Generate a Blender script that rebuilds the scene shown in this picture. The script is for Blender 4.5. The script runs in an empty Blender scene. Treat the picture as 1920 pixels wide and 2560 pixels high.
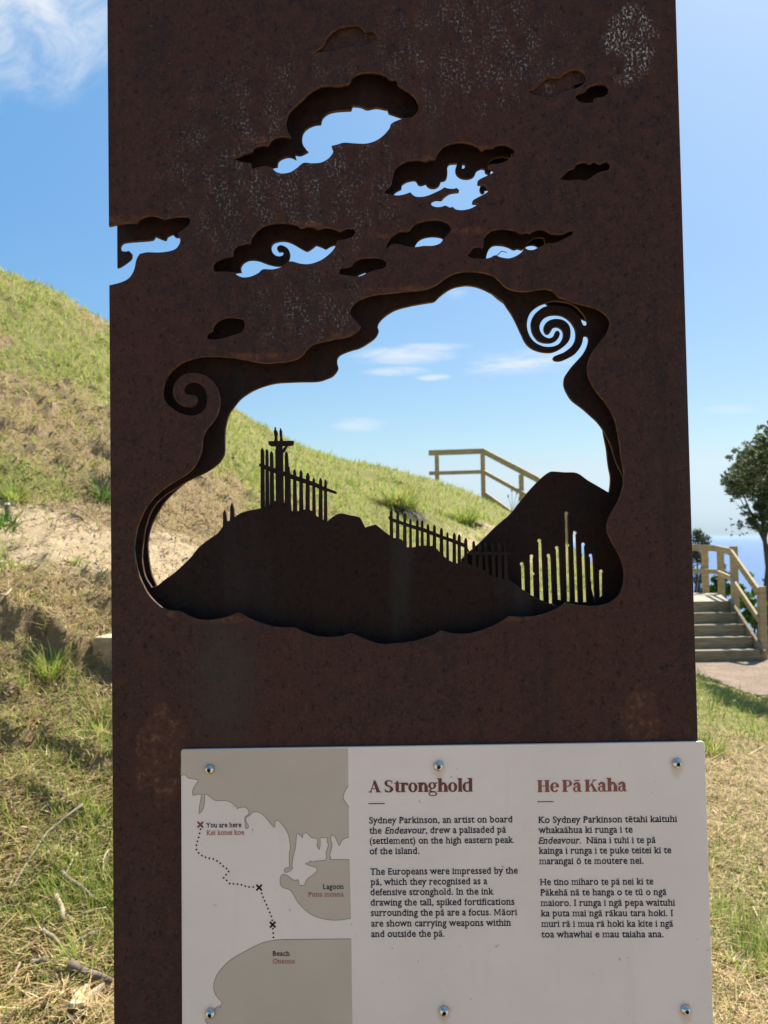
import bpy, bmesh, math, random
import numpy as np
from mathutils import Vector, Matrix
R = math.radians
random.seed(7); rng = np.random.default_rng(11)
S = bpy.context.scene
COL = S.collection

# ------------------------------------------------------------------ camera
CAMZ = 1.5
PITCH, ROLL, FPX = R(2.07), R(0.95), 2070.0
fw = Vector((0, math.cos(PITCH), math.sin(PITCH)))
r0 = Vector((1, 0, 0)); u0 = Vector((0, -math.sin(PITCH), math.cos(PITCH)))
cr = r0*math.cos(ROLL) - u0*math.sin(ROLL)
cu = u0*math.cos(ROLL) + r0*math.sin(ROLL)
cam = bpy.data.cameras.new('camera'); camo = bpy.data.objects.new('camera', cam); COL.objects.link(camo)
M = Matrix((cr, cu, -fw)).transposed().to_4x4(); M.translation = (0, 0, CAMZ); camo.matrix_world = M
cam.sensor_fit = 'VERTICAL'; cam.sensor_height = 36; cam.sensor_width = 36
cam.lens = FPX/2560*36; cam.clip_start = .05; cam.clip_end = 100000
cam.dof.use_dof = True; cam.dof.focus_distance = 1.0; cam.dof.aperture_fstop = cam.lens/2.2
S.camera = camo
def ray(px, py): return fw*FPX + cr*(px-960) - cu*(py-1280)
def ut(px, py):
    d = ray(px, py); return d.x/d.y, d.z/d.y

# ------------------------------------------------------------------ light
SUN_EL, SUN_AZ = R(57), R(40)          # azimuth to the right of the view
W = bpy.data.worlds.new("World"); S.world = W; W.use_nodes = True
nt = W.node_tree; N = nt.nodes; L = nt.links
bg = N['Background']; bg.inputs[1].default_value = 0.10
sky = N.new('ShaderNodeTexSky'); sky.sky_type = 'NISHITA'; sky.sun_disc = False
sky.sun_elevation = SUN_EL; sky.sun_rotation = SUN_AZ; sky.air_density = 1.0; sky.dust_density = 1.6; sky.ozone_density = 1.5; sky.altitude = 0
def wm(op, a, b=None, c=None):
    n = N.new('ShaderNodeMath'); n.operation = op
    for i, v in enumerate((a, b, c)):
        if v is None: continue
        if isinstance(v, (int, float)): n.inputs[i].default_value = v
        else: L.new(v, n.inputs[i])
    return n.outputs[0]
tc = N.new('ShaderNodeTexCoord'); sp = N.new('ShaderNodeSeparateXYZ'); L.new(tc.outputs['Generated'], sp.inputs[0])
yy = wm('MAXIMUM', sp.outputs[1], 0.05)
cu_, ct_ = wm('DIVIDE', sp.outputs[0], yy), wm('DIVIDE', sp.outputs[2], yy)
cv = N.new('ShaderNodeCombineXYZ'); L.new(cu_, cv.inputs[0]); L.new(ct_, cv.inputs[1])
def wnoise(sx, sy, scale, det, off=0, dist=0.4, rot=0):
    mp = N.new('ShaderNodeMapping'); mp.inputs['Scale'].default_value = (sx, sy, 1); mp.inputs['Location'].default_value = (off, off*.7, 0)
    mp.inputs['Rotation'].default_value = (0, 0, rot)
    L.new(cv.outputs[0], mp.inputs[0])
    n = N.new('ShaderNodeTexNoise'); n.inputs['Scale'].default_value = scale; n.inputs['Detail'].default_value = det
    n.inputs['Roughness'].default_value = .66; n.inputs['Distortion'].default_value = dist
    L.new(mp.outputs[0], n.inputs[0]); return n.outputs[0]
def wramp(v, a, b):
    n = N.new('ShaderNodeMapRange'); n.interpolation_type = 'SMOOTHSTEP'
    n.inputs[1].default_value = a; n.inputs[2].default_value = b; L.new(v, n.inputs[0]); return n.outputs[0]
def wmask(px, py, rx, ry):              # soft ellipse of sky directions
    u, t = ut(px, py)
    a = wm('DIVIDE', wm('SUBTRACT', cu_, u), rx/FPX); b = wm('DIVIDE', wm('SUBTRACT', ct_, t), ry/FPX)
    return wm('SUBTRACT', 1.0, wm('MINIMUM', wm('SQRT', wm('ADD', wm('MULTIPLY', a, a), wm('MULTIPLY', b, b))), 1.0))
nA = wnoise(1, 1.25, 9, 10, 3.1, .9); nB = wnoise(1, 6.5, 7, 9, 1.7, .7, .07)
cl = None
for (px, py, rx, ry, n, lo_, hi_, amt) in [
    (20, 10, 470, 330, nA, .17, .64, .85), (0, 120, 230, 180, nA, .18, .62, .8),
    (1300, 905, 210, 62, nB, .25, .60, .85), (1010, 890, 190, 34, nB, .22, .55, .7), (990, 927, 120, 18, nB, .22, .55, .65), (1080, 868, 130, 18, nB, .22, .55, .5), (1085, 944, 60, 12, nB, .2, .5, .6),
    (890, 1062, 110, 30, nB, .26, .6, .45), (1830, 1025, 140, 24, nB, .3, .6, .4), (1140, 735, 60, 26, nB, .3, .6, .35)]:
    m = wm('MULTIPLY', wramp(wm('MULTIPLY', wm('POWER', wmask(px, py, rx, ry), .45), n), lo_, hi_), amt)
    cl = m if cl is None else wm('MAXIMUM', cl, m)
mx = N.new('ShaderNodeMix'); mx.data_type = 'RGBA'
# clear southern air: the sky model's glare is evened out and its blue deepened
hs = N.new('ShaderNodeSeparateColor'); hs.mode = 'HSV'; L.new(sky.outputs[0], hs.inputs[0])
hc = N.new('ShaderNodeCombineColor'); hc.mode = 'HSV'
L.new(wm('MINIMUM', wm('MAXIMUM', wm('SUBTRACT', hs.outputs[0], .008), .556), .60), hc.inputs[0])
L.new(wm('MINIMUM', wm('ADD', wm('MULTIPLY', wm('MULTIPLY', wm('POWER', hs.outputs[1], 1.6), wramp(hs.outputs[0], .46, .57)), 1.28), .26), .86), hc.inputs[1])
L.new(wm('MULTIPLY', wm('POWER', hs.outputs[2], .50), 1.86), hc.inputs[2])
L.new(cl, mx.inputs[0]); L.new(hc.outputs[0], mx.inputs[6]); mx.inputs[7].default_value = (4.6, 4.75, 4.95, 1)
L.new(mx.outputs[2], bg.inputs[0])
sl = bpy.data.lights.new('sun', 'SUN'); so = bpy.data.objects.new('sun', sl); COL.objects.link(so)
sl.energy = 5.0; sl.angle = R(.53); sl.color = (1, .94, .85)
SDIR = Vector((math.sin(SUN_AZ)*math.cos(SUN_EL), math.cos(SUN_AZ)*math.cos(SUN_EL), math.sin(SUN_EL)))
so.rotation_euler = SDIR.to_track_quat('Z', 'Y').to_euler(); so.location = (6, 6, 12)
S.view_settings.view_transform = 'Standard'; S.view_settings.look = 'None'
S.view_settings.exposure = 1.0; S.view_settings.gamma = 1

# ------------------------------------------------------------------ helpers
def tag(o, label=None, cat=None, group=None, kind=None):
    if label: o['label'] = label
    if cat: o['category'] = cat
    if group: o['group'] = group
    if kind: o['kind'] = kind
    return o
def empty(name, loc, rz=0, label=None, cat=None, group=None):
    o = bpy.data.objects.new(name, None); COL.objects.link(o); o.location = loc; o.rotation_euler = (0, 0, rz)
    o.empty_display_size = .1
    return tag(o, label, cat, group)
def link(name, me, m=None, parent=None, smooth=False):
    o = bpy.data.objects.new(name, me); COL.objects.link(o)
    if m: me.materials.append(m)
    if parent: o.parent = parent
    if smooth: me.polygons.foreach_set('use_smooth', [True]*len(me.polygons))
    return o
def pydata(name, v, f, m=None, parent=None, smooth=False):
    me = bpy.data.meshes.new(name); me.from_pydata([tuple(map(float, p)) for p in v], [], f); me.update()
    return link(name, me, m, parent, smooth)
class MB:
    def __init__(s): s.v = []; s.f = []
    def add(s, v, f):
        n = len(s.v); s.v += [tuple(p) for p in v]; s.f += [tuple(i+n for i in q) for q in f]
    def box(s, c, h, ax=None):
        c = Vector(c); ax = ax or (Vector((1, 0, 0)), Vector((0, 1, 0)), Vector((0, 0, 1)))
        v = [c + ax[0]*h[0]*i + ax[1]*h[1]*j + ax[2]*h[2]*k for k in (-1, 1) for j in (-1, 1) for i in (-1, 1)]
        s.add(v, [(0, 2, 3, 1), (4, 5, 7, 6), (0, 1, 5, 4), (2, 6, 7, 3), (0, 4, 6, 2), (1, 3, 7, 5)])
    def beam(s, a, b, w, h, up=Vector((0, 0, 1))):      # rectangular bar from a to b
        a, b = Vector(a), Vector(b); d = b-a; ln = d.length; d.normalize()
        sd = d.cross(up).normalized(); u = sd.cross(d).normalized()
        s.box((a+b)/2, (ln/2, w/2, h/2), (d, sd, u))
    def tube(s, pts, rad, n=7):
        pts = [Vector(p) for p in pts]; rings = []
        for i, p in enumerate(pts):
            d = (pts[min(i+1, len(pts)-1)] - pts[max(i-1, 0)]).normalized()
            a = d.orthogonal().normalized(); b = d.cross(a); r = rad[i] if hasattr(rad, '__len__') else rad
            rings.append([p + (a*math.cos(2*math.pi*k/n) + b*math.sin(2*math.pi*k/n))*r for k in range(n)])
        v = [q for rr in rings for q in rr]; f = []
        for i in range(len(pts)-1):
            for k in range(n): f.append((i*n+k, i*n+(k+1) % n, (i+1)*n+(k+1) % n, (i+1)*n+k))
        f.append(tuple(reversed(range(n)))); f.append(tuple((len(pts)-1)*n+k for k in range(n)))
        s.add(v, f)
    def build(s, name, m=None, parent=None, smooth=False, bevel=0):
        o = pydata(name, s.v, s.f, m, parent, smooth)
        if bevel:
            bm = bmesh.new(); bm.from_mesh(o.data)
            bmesh.ops.bevel(bm, geom=bm.edges[:], offset=bevel, segments=1, affect='EDGES')
            bm.to_mesh(o.data); bm.free()
        return o

# ------------------------------------------------------------------ materials
class Mat:
    def __init__(s, name, rough=.8, metal=0, spec=.4):
        s.m = bpy.data.materials.new(name); s.m.use_nodes = True; s.t = s.m.node_tree; s.N = s.t.nodes; s.L = s.t.links
        s.b = s.N['Principled BSDF']; s.b.inputs['Roughness'].default_value = rough; s.b.inputs['Metallic'].default_value = metal
        s.b.inputs['Specular IOR Level'].default_value = spec
        s.tc = s.N.new('ShaderNodeTexCoord'); s.co = s.tc.outputs['Object']
    def math(s, op, a, b=None, clamp=False):
        n = s.N.new('ShaderNodeMath'); n.operation = op; n.use_clamp = clamp
        for i, v in enumerate((a, b)):
            if v is None: continue
            if isinstance(v, (int, float)): n.inputs[i].default_value = v
            else: s.L.new(v, n.inputs[i])
        return n.outputs[0]
    def mapping(s, sc, loc=(0, 0, 0)):
        n = s.N.new('ShaderNodeMapping'); n.inputs['Scale'].default_value = sc; n.inputs['Location'].default_value = loc
        s.L.new(s.co, n.inputs[0]); return n.outputs[0]
    def noise(s, scale, det=4, rough=.55, sc=(1, 1, 1), loc=(0, 0, 0), dist=0):
        n = s.N.new('ShaderNodeTexNoise'); n.inputs['Scale'].default_value = scale; n.inputs['Detail'].default_value = det
        n.inputs['Roughness'].default_value = rough; n.inputs['Distortion'].default_value = dist
        s.L.new(s.mapping(sc, loc), n.inputs[0]); return n.outputs[0]
    def ramp(s, v, a, b, lo=0, hi=1):
        n = s.N.new('ShaderNodeMapRange'); n.interpolation_type = 'SMOOTHSTEP'
        for i, q in zip((1, 2, 3, 4), (a, b, lo, hi) if a < b else (b, a, hi, lo)): n.inputs[i].default_value = q
        s.L.new(v, n.inputs[0]); return n.outputs[0]
    def mix(s, f, a, b):
        n = s.N.new('ShaderNodeMix'); n.data_type = 'RGBA'
        if isinstance(f, (int, float)): n.inputs[0].default_value = f
        else: s.L.new(f, n.inputs[0])
        for i, v in ((6, a), (7, b)):
            if isinstance(v, tuple): n.inputs[i].default_value = (*v[:3], 1)
            else: s.L.new(v, n.inputs[i])
        return n.outputs[2]
    def attr(s, name):
        n = s.N.new('ShaderNodeAttribute'); n.attribute_name = name; return n
    def color(s, c):
        if isinstance(c, tuple): s.b.inputs['Base Color'].default_value = (*c[:3], 1)
        else: s.L.new(c, s.b.inputs['Base Color'])
    def bump(s, h, strength=.5, dist=.002):
        n = s.N.new('ShaderNodeBump'); n.inputs['Strength'].default_value = strength; n.inputs['Distance'].default_value = dist
        s.L.new(h, n.inputs['Height']); s.L.new(n.outputs[0], s.b.inputs['Normal'])

def simple(name, c, rough=.6, var=.12, scale=40, metal=0, spec=.4):
    k = Mat(name, rough, metal, spec)
    n = k.noise(scale, 5)
    k.color(k.mix(k.ramp(n, .3, .7), tuple(x*(1-var) for x in c), tuple(min(1, x*(1+var)) for x in c)))
    return k.m

# ---- sign frame: local x along the plates, y away from the camera, z up
PSI = R(0.9); DIST = 1.0
ax_s = Vector((math.cos(PSI), -math.sin(PSI), 0)); ax_m = Vector((math.sin(PSI), math.cos(PSI), 0))
def plane(px, py, off=0.0):             # where the sight line meets a plate `off` metres behind the front face
    d = ray(px, py); k = (DIST*math.cos(PSI)+off)/d.dot(ax_m)
    p = d*k - Vector((0, DIST, 0))
    return (p.dot(ax_s), p.z + CAMZ)
OFF = (0.0, 0.028, 0.056); TH = .005

def rust(name, seed=0, patches=True, dk=1):
    k = Mat(name, .6, 0, .11)
    lo = (seed, seed*1.3, seed*.7)
    big = k.noise(3.2, 5, .6, loc=lo); mid = k.noise(52, 7, .72, loc=lo); fine = k.noise(260, 3, .6, loc=lo); grit = k.noise(700, 2, .6, loc=lo)
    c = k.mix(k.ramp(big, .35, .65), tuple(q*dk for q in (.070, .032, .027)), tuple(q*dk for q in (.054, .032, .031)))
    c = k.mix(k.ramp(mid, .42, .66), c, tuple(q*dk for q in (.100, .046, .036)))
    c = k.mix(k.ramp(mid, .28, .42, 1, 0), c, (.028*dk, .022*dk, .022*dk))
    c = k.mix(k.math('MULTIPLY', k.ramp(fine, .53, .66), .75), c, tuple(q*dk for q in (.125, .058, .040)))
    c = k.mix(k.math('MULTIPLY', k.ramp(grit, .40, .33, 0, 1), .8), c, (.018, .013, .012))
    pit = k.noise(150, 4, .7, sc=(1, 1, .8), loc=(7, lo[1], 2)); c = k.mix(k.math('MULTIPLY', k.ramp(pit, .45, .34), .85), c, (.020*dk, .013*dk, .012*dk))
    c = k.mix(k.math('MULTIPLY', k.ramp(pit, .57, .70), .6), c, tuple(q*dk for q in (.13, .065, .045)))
    st = k.noise(9, 4, .6, sc=(1, 1, .12), loc=lo)             # vertical run-off streaks
    c = k.mix(k.math('MULTIPLY', k.ramp(st, .56, .72), .45), c, (.030, .030, .031))
    s2 = k.noise(22, 5, .65, sc=(1, 1, .05), loc=(2, lo[0], 5)); c = k.mix(k.math('MULTIPLY', k.ramp(s2, .55, .75), .5), c, tuple(q*dk for q in (.12, .058, .040)))
    s3 = k.noise(14, 5, .65, sc=(1, 1, .07), loc=(9, lo[0], 1)); c = k.mix(k.math('MULTIPLY', k.ramp(s3, .44, .28), .55), c, tuple(q*dk for q in (.030, .024, .027)))
    h = k.math('ADD', k.math('MULTIPLY', mid, .6), k.math('MULTIPLY', fine, .5))
    if patches:
        sep = k.N.new('ShaderNodeSeparateXYZ'); k.L.new(k.co, sep.inputs[0])
        def ell(px, py, rx, ry, wob=.5):
            cx, cz = plane(px, py); q = 1/FPX*DIST
            a = k.math('DIVIDE', k.math('SUBTRACT', sep.outputs[0], cx), rx*q); b = k.math('DIVIDE', k.math('SUBTRACT', sep.outputs[2], cz), ry*q)
            d = k.math('SQRT', k.math('ADD', k.math('MULTIPLY', a, a), k.math('MULTIPLY', b, b)))
            return k.math('ADD', d, k.math('MULTIPLY', k.math('SUBTRACT', k.noise(38, 4, .6, loc=(px, 0, py)), .5), wob*2))
        speck = k.noise(330, 3, .7, sc=(1, 1, .75), loc=(3, 1, 2)); speckm = k.noise(34, 4, .6, sc=(1.5, 1, .8), loc=(1, 2, 3))
        # pale mineral bloom: wide field in the upper half, thick in one corner patch
        fld = k.math('MAXIMUM', k.ramp(ell(720, 430, 420, 380, .5), 1, .2), k.ramp(ell(1180, 130, 330, 230, .5), 1, .3))
        fld = k.math('MAXIMUM', fld, k.math('MULTIPLY', k.ramp(ell(780, 780, 260, 130, .5), 1, .2), .8))
        f1 = k.math('MULTIPLY', k.math('MULTIPLY', k.ramp(speck, .53, .62), k.ramp(speckm, .42, .60)), fld)
        c = k.mix(k.math('MULTIPLY', f1, .62), c, (.22, .225, .24))
        cor = k.math('MULTIPLY', k.ramp(ell(1575, 110, 75, 115, .35), 1, .75), k.math('MULTIPLY', k.ramp(speck, .52, .60), k.ramp(speckm, .40, .56)))
        c = k.mix(k.math('MULTIPLY', cor, .9), c, (.33, .33, .33))
        # scabby scrape patches
        e1 = k.ramp(ell(385, 130, 48, 125, .35), 1.05, .8)
        e2 = k.ramp(ell(408, 1885, 66, 125, .9), 1.0, .9); e3 = k.ramp(ell(1605, 1790, 50, 85, 1.0), 1.0, .8)
        blot = k.noise(95, 4, .7, loc=(4, 4, 4))
        c = k.mix(k.math('MULTIPLY', e1, k.ramp(blot, .45, .6)), c, (.026, .019, .018))
        c = k.mix(k.math('MULTIPLY', e1, k.ramp(blot, .62, .72)), c, (.10, .08, .075))
        eb = k.math('MAXIMUM', e2, e3)
        c = k.mix(k.math('MULTIPLY', eb, k.ramp(blot, .35, .6, .1, .75)), c, (.075, .034, .022))
        c = k.mix(k.math('MULTIPLY', eb, k.ramp(blot, .53, .68)), c, (.115, .066, .045))
        c = k.mix(k.math('MULTIPLY', eb, k.ramp(blot, .42, .33)), c, (.04, .018, .014))
        gr = k.ramp(ell(560, 1700, 120, 260, .6), 1, .2)        # greenish damp stain below the window
        c = k.mix(k.math('MULTIPLY', gr, .4), c, (.036, .042, .036))
        lip = None                          # bright rust where water hangs on the lower lips of the sheet
        for e_ in ((630, 893, 110, 15), (850, 838, 60, 14), (1040, 722, 150, 11), (1205, 372, 22, 14), (1070, 396, 34, 10), (640, 350, 70, 12), (300, 548, 60, 14), (770, 560, 60, 12), (1180, 578, 60, 12), (560, 1548, 90, 12), (1290, 1545, 60, 10), (430, 1535, 40, 9), (960, 590, 40, 9)):
            q_ = k.ramp(ell(*e_, .45), 1.15, .2); lip = q_ if lip is None else k.math('MAXIMUM', lip, q_)
        c = k.mix(k.math('MULTIPLY', lip, k.ramp(blot, .40, .64, .0, .6)), c, (.15, .062, .028))
        mk = k.math('MAXIMUM', e1, eb)
        h = k.math('ADD', h, k.math('MULTIPLY', mk, k.math('MULTIPLY', blot, 2.5)))
    k.color(c); k.bump(h, .55, .0012)
    k.L.new(k.ramp(mid, .3, .7, .5, .75), k.b.inputs['Roughness'])
    return k
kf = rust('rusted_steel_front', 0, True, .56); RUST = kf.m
RUST_SHADED = rust('rusted_steel_inner_shaded', 5.3, False, .19).m  # inner plates darkened in colour for the shade between the sheets
_e = Mat('rusted_steel_edge', .7); _n = _e.noise(120, 4)
_e.color(_e.mix(_e.ramp(_n, .35, .65), (.032, .017, .013), (.125, .048, .022))); RUSTEDGE = _e.m
MINOR = simple('dark_steel', (.05, .04, .035), .6)

# ------------------------------------------------------------------ the sign
SIGN = empty('interpretive_sign', (0, DIST, 0), -PSI,
             'tall rusted steel sign of layered cut-out plates with an information panel', 'sign')
SC = 2.07375
CO = {1: (250, 0, SC), 2: (900, 0, SC), 3: (250, 650, SC), 4: (900, 650, SC), 5: (250, 1200, SC), 6: (950, 1200, SC),
      'z1': (1300, 730, 6.9125), 'z2': (640, 1060, 6.9125), 'z3': (950, 1260, 4.8794), 'z4': (960, 350, 4.8794),
      'z5': (1160, 540, 5.53), 'z6': (1280, 1260, 5.925),
      'm1': (440, 1850, 3.6065), 'm2': (440, 2200, 3.6065), 't3': (880, 1850, 3.6065), 't4': (1320, 1850, 3.6065),
      't5': (880, 2150, 3.6065), 't6': (1320, 2150, 3.6065)}
def P(k, txt):
    ox, oy, s = CO[k]; v = [float(a) for a in txt.replace(',', ' ').split()]
    return [(ox+v[i]/s, oy+v[i+1]/s) for i in range(0, len(v), 2)]
def smooth(pts, closed=True, n=4, corner=48):
    m = len(pts); out = []
    V = [Vector(p) for p in pts]
    def sharp(i):
        if not closed and (i <= 0 or i >= m-1): return True
        a = V[i % m]-V[(i-1) % m]; b = V[(i+1) % m]-V[i % m]
        if a.length < 1e-9 or b.length < 1e-9: return True
        return a.angle(b) > R(corner)
    for i in range(m if closed else m-1):
        p1, p2 = V[i], V[(i+1) % m]
        t1 = (p2-p1) if sharp(i) else (p2-V[(i-1) % m])/2
        t2 = (p2-p1) if sharp((i+1) % m) else (V[(i+2) % m]-p1)/2
        ln = (p2-p1).length
        if t1.length > ln*1.5: t1 *= ln*1.5/t1.length
        if t2.length > ln*1.5: t2 *= ln*1.5/t2.length
        for k in range(n):
            t = k/n; h1 = 2*t**3-3*t*t+1; h2 = t**3-2*t*t+t; h3 = -2*t**3+3*t*t; h4 = t**3-t*t
            out.append(tuple(p1*h1+t1*h2+p2*h3+t2*h4))
    if not closed: out.append(tuple(V[-1]))
    return out
def fill_mesh(name, loops, thick, off, mats, parent, bevel=.0005):
    """loops in plate metres (outline + holes) -> plate `thick` thick whose front lies `off` behind the front face"""
    c = bpy.data.curves.new('tmp', 'CURVE'); c.dimensions = '2D'; c.fill_mode = 'BOTH' if thick else 'FRONT'
    c.extrude = max(thick/2 - bevel, 0) if thick else 0
    if bevel and thick: c.bevel_depth = bevel; c.bevel_resolution = 0; c.offset = -bevel
    for lp in loops:
        s = c.splines.new('POLY'); s.points.add(len(lp)-1); s.use_cyclic_u = True
        s.points.foreach_set('co', [q for p in lp for q in (p[0], p[1], 0, 1)])
    o = bpy.data.objects.new('tmp', c); COL.objects.link(o)
    me = bpy.data.meshes.new_from_object(o.evaluated_get(bpy.context.evaluated_depsgraph_get()))
    bpy.data.objects.remove(o); bpy.data.curves.remove(c)
    me.name = name
    for v in me.vertices:
        x, y, z = v.co; v.co = (x, off + thick/2 - z, y)
    me.materials.clear(); me.update()
    ob = link(name, me, None, parent)
    for m in mats: me.materials.append(m)
    if len(mats) > 1:
        for p in me.polygons: p.material_index = 0 if abs(p.normal.y) > .9 else 1
    return ob
def lp(pts, off, n=4, corner=48, closed=True):
    return [plane(x, y, off) for x, y in smooth(pts, closed, n, corner)]

# --- traced outlines: front plate
W1 = (P(5, "330,665 290,635 250,590 225,545 205,500 188,440 180,390") +
      P(3, "177,1480 190,1400 210,1340 240,1280 290,1220 345,1175 400,1140 450,1110 490,1070 515,1020 528,980 532,930 545,890 575,850 600,815 617,770 621,720 613,680 598,645 570,615 535,594 490,585 450,590 415,607 390,637 378,675 382,705 398,735 430,756 465,762 490,753 503,732 500,710 487,699 465,700 443,694 434,673 443,650 465,636 490,632 515,640 540,663 555,700 556,735 545,770 520,793 485,806 450,803 410,790 372,768 342,738 328,705 330,655 350,605 385,562 430,530 490,510 560,500 650,503 730,513 800,527 860,535 930,530 1000,520 1045,497 1075,460 1105,438 1160,422 1230,408 1290,395 1335,370 1350,345 1335,325 1310,300 1297,275 1300,250 1325,220 1370,195 1430,178") +
      P(4, "150,172 220,163 300,157 350,148 400,125 440,95 480,72 530,60 580,58 640,65 690,80 720,105 750,135 790,155 840,163 880,160 930,152 975,152 1005,165 1030,190 1080,210 1140,228 1200,243 1240,258 1275,285 1295,315 1293,345 1275,385 1240,430 1210,470 1190,510 1180,550 1182,590 1195,630 1225,680 1265,730 1300,780 1325,840 1338,900 1348,960 1353,1010 1362,1060 1370,1110 1368,1160 1355,1210 1335,1260 1305,1310 1285,1355") +
      P(6, "1178,260 1192,300 1215,345 1245,400 1262,450 1267,490 1262,545 1245,590 1220,618 1180,640 1130,652 1080,653 1030,648 985,640 962,634 940,655 900,675 850,695 800,706 740,710 690,708 666,705 640,728 600,750 550,772 500,788 450,797 400,797 350,790 316,780 290,797 240,817 180,835 110,845 60,849 0,850") +
      P(5, "1400,835 1350,815 1300,796 1260,808 1200,814 1140,812 1090,800 1040,780 1002,764 950,765 890,757 830,740 770,715 716,688 680,702 620,718 560,725 510,722 460,705 410,680 370,677"))
CL1 = [
 P(1, "690,825 730,805 785,785 800,765 835,752 870,752 890,725 920,710 960,708 990,712 970,670 965,630 975,590 1000,560 1050,515 1085,480 1130,452 1180,442 1230,445 1270,438 1293,430 1310,400 1350,378 1420,375 1480,390 1500,408 1540,412 1545,440 1590,470 1630,500 1650,540 1648,575 1620,605 1580,612 1545,622 1510,640 1500,665 1470,700 1430,728 1380,743 1320,742 1265,738 1230,748 1200,755 1210,785 1190,815 1150,840 1100,845 1055,843 1020,870 985,892 940,898 910,888 890,870 850,860 800,872 785,875 782,845 740,840"),
 P('z4', "5,620 60,570 90,520 105,450 120,390 145,335 200,290 270,258 350,243 430,243 500,258 560,240 625,238 650,170 690,110 750,65 830,38 920,25 1010,30 1090,55 1150,90 1195,130 1240,98 1330,92 1360,70 1430,55 1500,62 1560,90 1600,130 1590,155 1555,170 1545,215 1510,245 1450,270 1385,290 1340,288 1285,300 1265,325 1290,350 1335,370 1330,395 1280,425 1220,450 1150,490 1138,530 1150,545 1200,543 1240,560 1265,590 1270,625 1230,655 1150,695 1085,735 1075,770 1100,775 1150,778 1120,800 1050,835 960,853 880,845 840,815 800,820 750,797 700,812 640,815 590,800 572,775 590,745 640,728 700,730 740,690 800,650 860,637 912,633 918,608 885,582 850,592 790,590 735,575 700,600 620,640 520,680 430,692 370,680 320,635 250,660 180,673 115,668 50,655 5,645"),
 P(1, "585,1385 590,1365 620,1345 665,1330 690,1325 690,1300 710,1275 755,1262 780,1260 785,1235 810,1200 850,1170 900,1157 960,1155 1020,1165 1040,1180 1070,1175 1110,1178 1130,1187 1170,1178 1210,1185 1245,1197 1280,1185 1315,1185 1327,1200 1310,1225 1270,1240 1230,1245 1222,1272 1200,1305 1150,1345 1090,1367 1040,1366 1000,1355 975,1357 950,1378 900,1395 845,1395 820,1415 780,1433 740,1437 710,1425 695,1412 640,1408 595,1408"),
 P(2, "132,1285 145,1255 165,1225 205,1200 255,1195 275,1170 310,1150 360,1141 400,1138 445,1150 468,1170 472,1190 455,1215 432,1240 415,1260 380,1272 330,1273 285,1280 250,1278 200,1265 165,1265 140,1285"),
 P('z5', "40,540 95,490 120,440 170,425 265,430 270,330 300,270 350,220 420,190 500,178 600,178 690,195 750,220 785,240 860,225 915,240 960,205 1040,182 1110,190 1170,220 1200,240 1255,245 1340,250 1400,235 1480,200 1520,200 1500,245 1440,285 1350,330 1250,370 1150,375 1100,400 1025,435 960,465 890,465 845,440 825,455 790,505 720,550 640,580 570,580 500,565 430,540 370,570 310,585 260,590 170,585 90,575"),
 P(1, "1238,1410 1250,1390 1300,1380 1315,1360 1350,1340 1400,1335 1450,1338 1480,1350 1488,1370 1470,1390 1420,1402 1375,1420 1340,1432 1290,1428 1250,1422"),
 P(3, "552,405 560,380 580,370 590,340 615,315 655,298 700,300 735,305 750,325 745,360 720,380 680,392 640,405 600,412 565,410"),
 P(2, "1115,500 1130,485 1165,475 1185,450 1220,437 1265,437 1290,450 1290,480 1265,500 1220,508 1205,530 1170,533 1130,520"),
 P(2, "1030,928 1060,905 1085,880 1110,870 1125,850 1160,838 1190,848 1215,835 1245,850 1280,835 1300,855 1290,880 1240,892 1210,910 1170,935 1130,930 1080,935"),
 P(1, "1108,272 1140,250 1160,230 1175,195 1210,160 1260,138 1320,130 1355,140 1370,162 1400,157 1430,175 1435,200 1415,220 1360,240 1280,245 1220,262 1150,270"),
 P(2, "877,470 910,455 950,420 985,400 1040,405 1060,380 1100,362 1140,362 1168,385 1172,410 1150,440 1110,460 1050,475 1000,505 940,500 885,485")]
NOTCH1 = P(1, "50,1172 85,1163 130,1155 188,1155 205,1135 240,1120 280,1117 315,1128 335,1135 370,1127 420,1122 455,1125 470,1140 460,1165 430,1190 402,1208 415,1240 410,1265 390,1290 350,1303 300,1308 245,1307 205,1315 188,1345 175,1400 150,1440 110,1462 50,1478")
ZT, ZB = CAMZ+.93, -.25
def edge_line(p, q, off, inset=0):
    a, b = plane(*p, off), plane(*q, off)
    return lambda z: a[0] + (b[0]-a[0])*(z-a[1])/(b[1]-a[1]) + inset
le, re_ = edge_line((268, 0), (277, 1350), 0), edge_line((1690, 0), (1745, 1850), 0)
n1 = [plane(x, y) for x, y in smooth(NOTCH1, False)]
n1[0] = (le(n1[0][1]), n1[0][1]); n1[-1] = (le(n1[-1][1]), n1[-1][1])
outer1 = [(le(ZB), ZB), (re_(ZB), ZB), (re_(ZT), ZT), (le(ZT), ZT)] + n1
fill_mesh('front_plate', [outer1, lp(W1, 0)] + [lp(c, 0) for c in CL1], TH, 0, (RUST, RUSTEDGE), SIGN)

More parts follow.
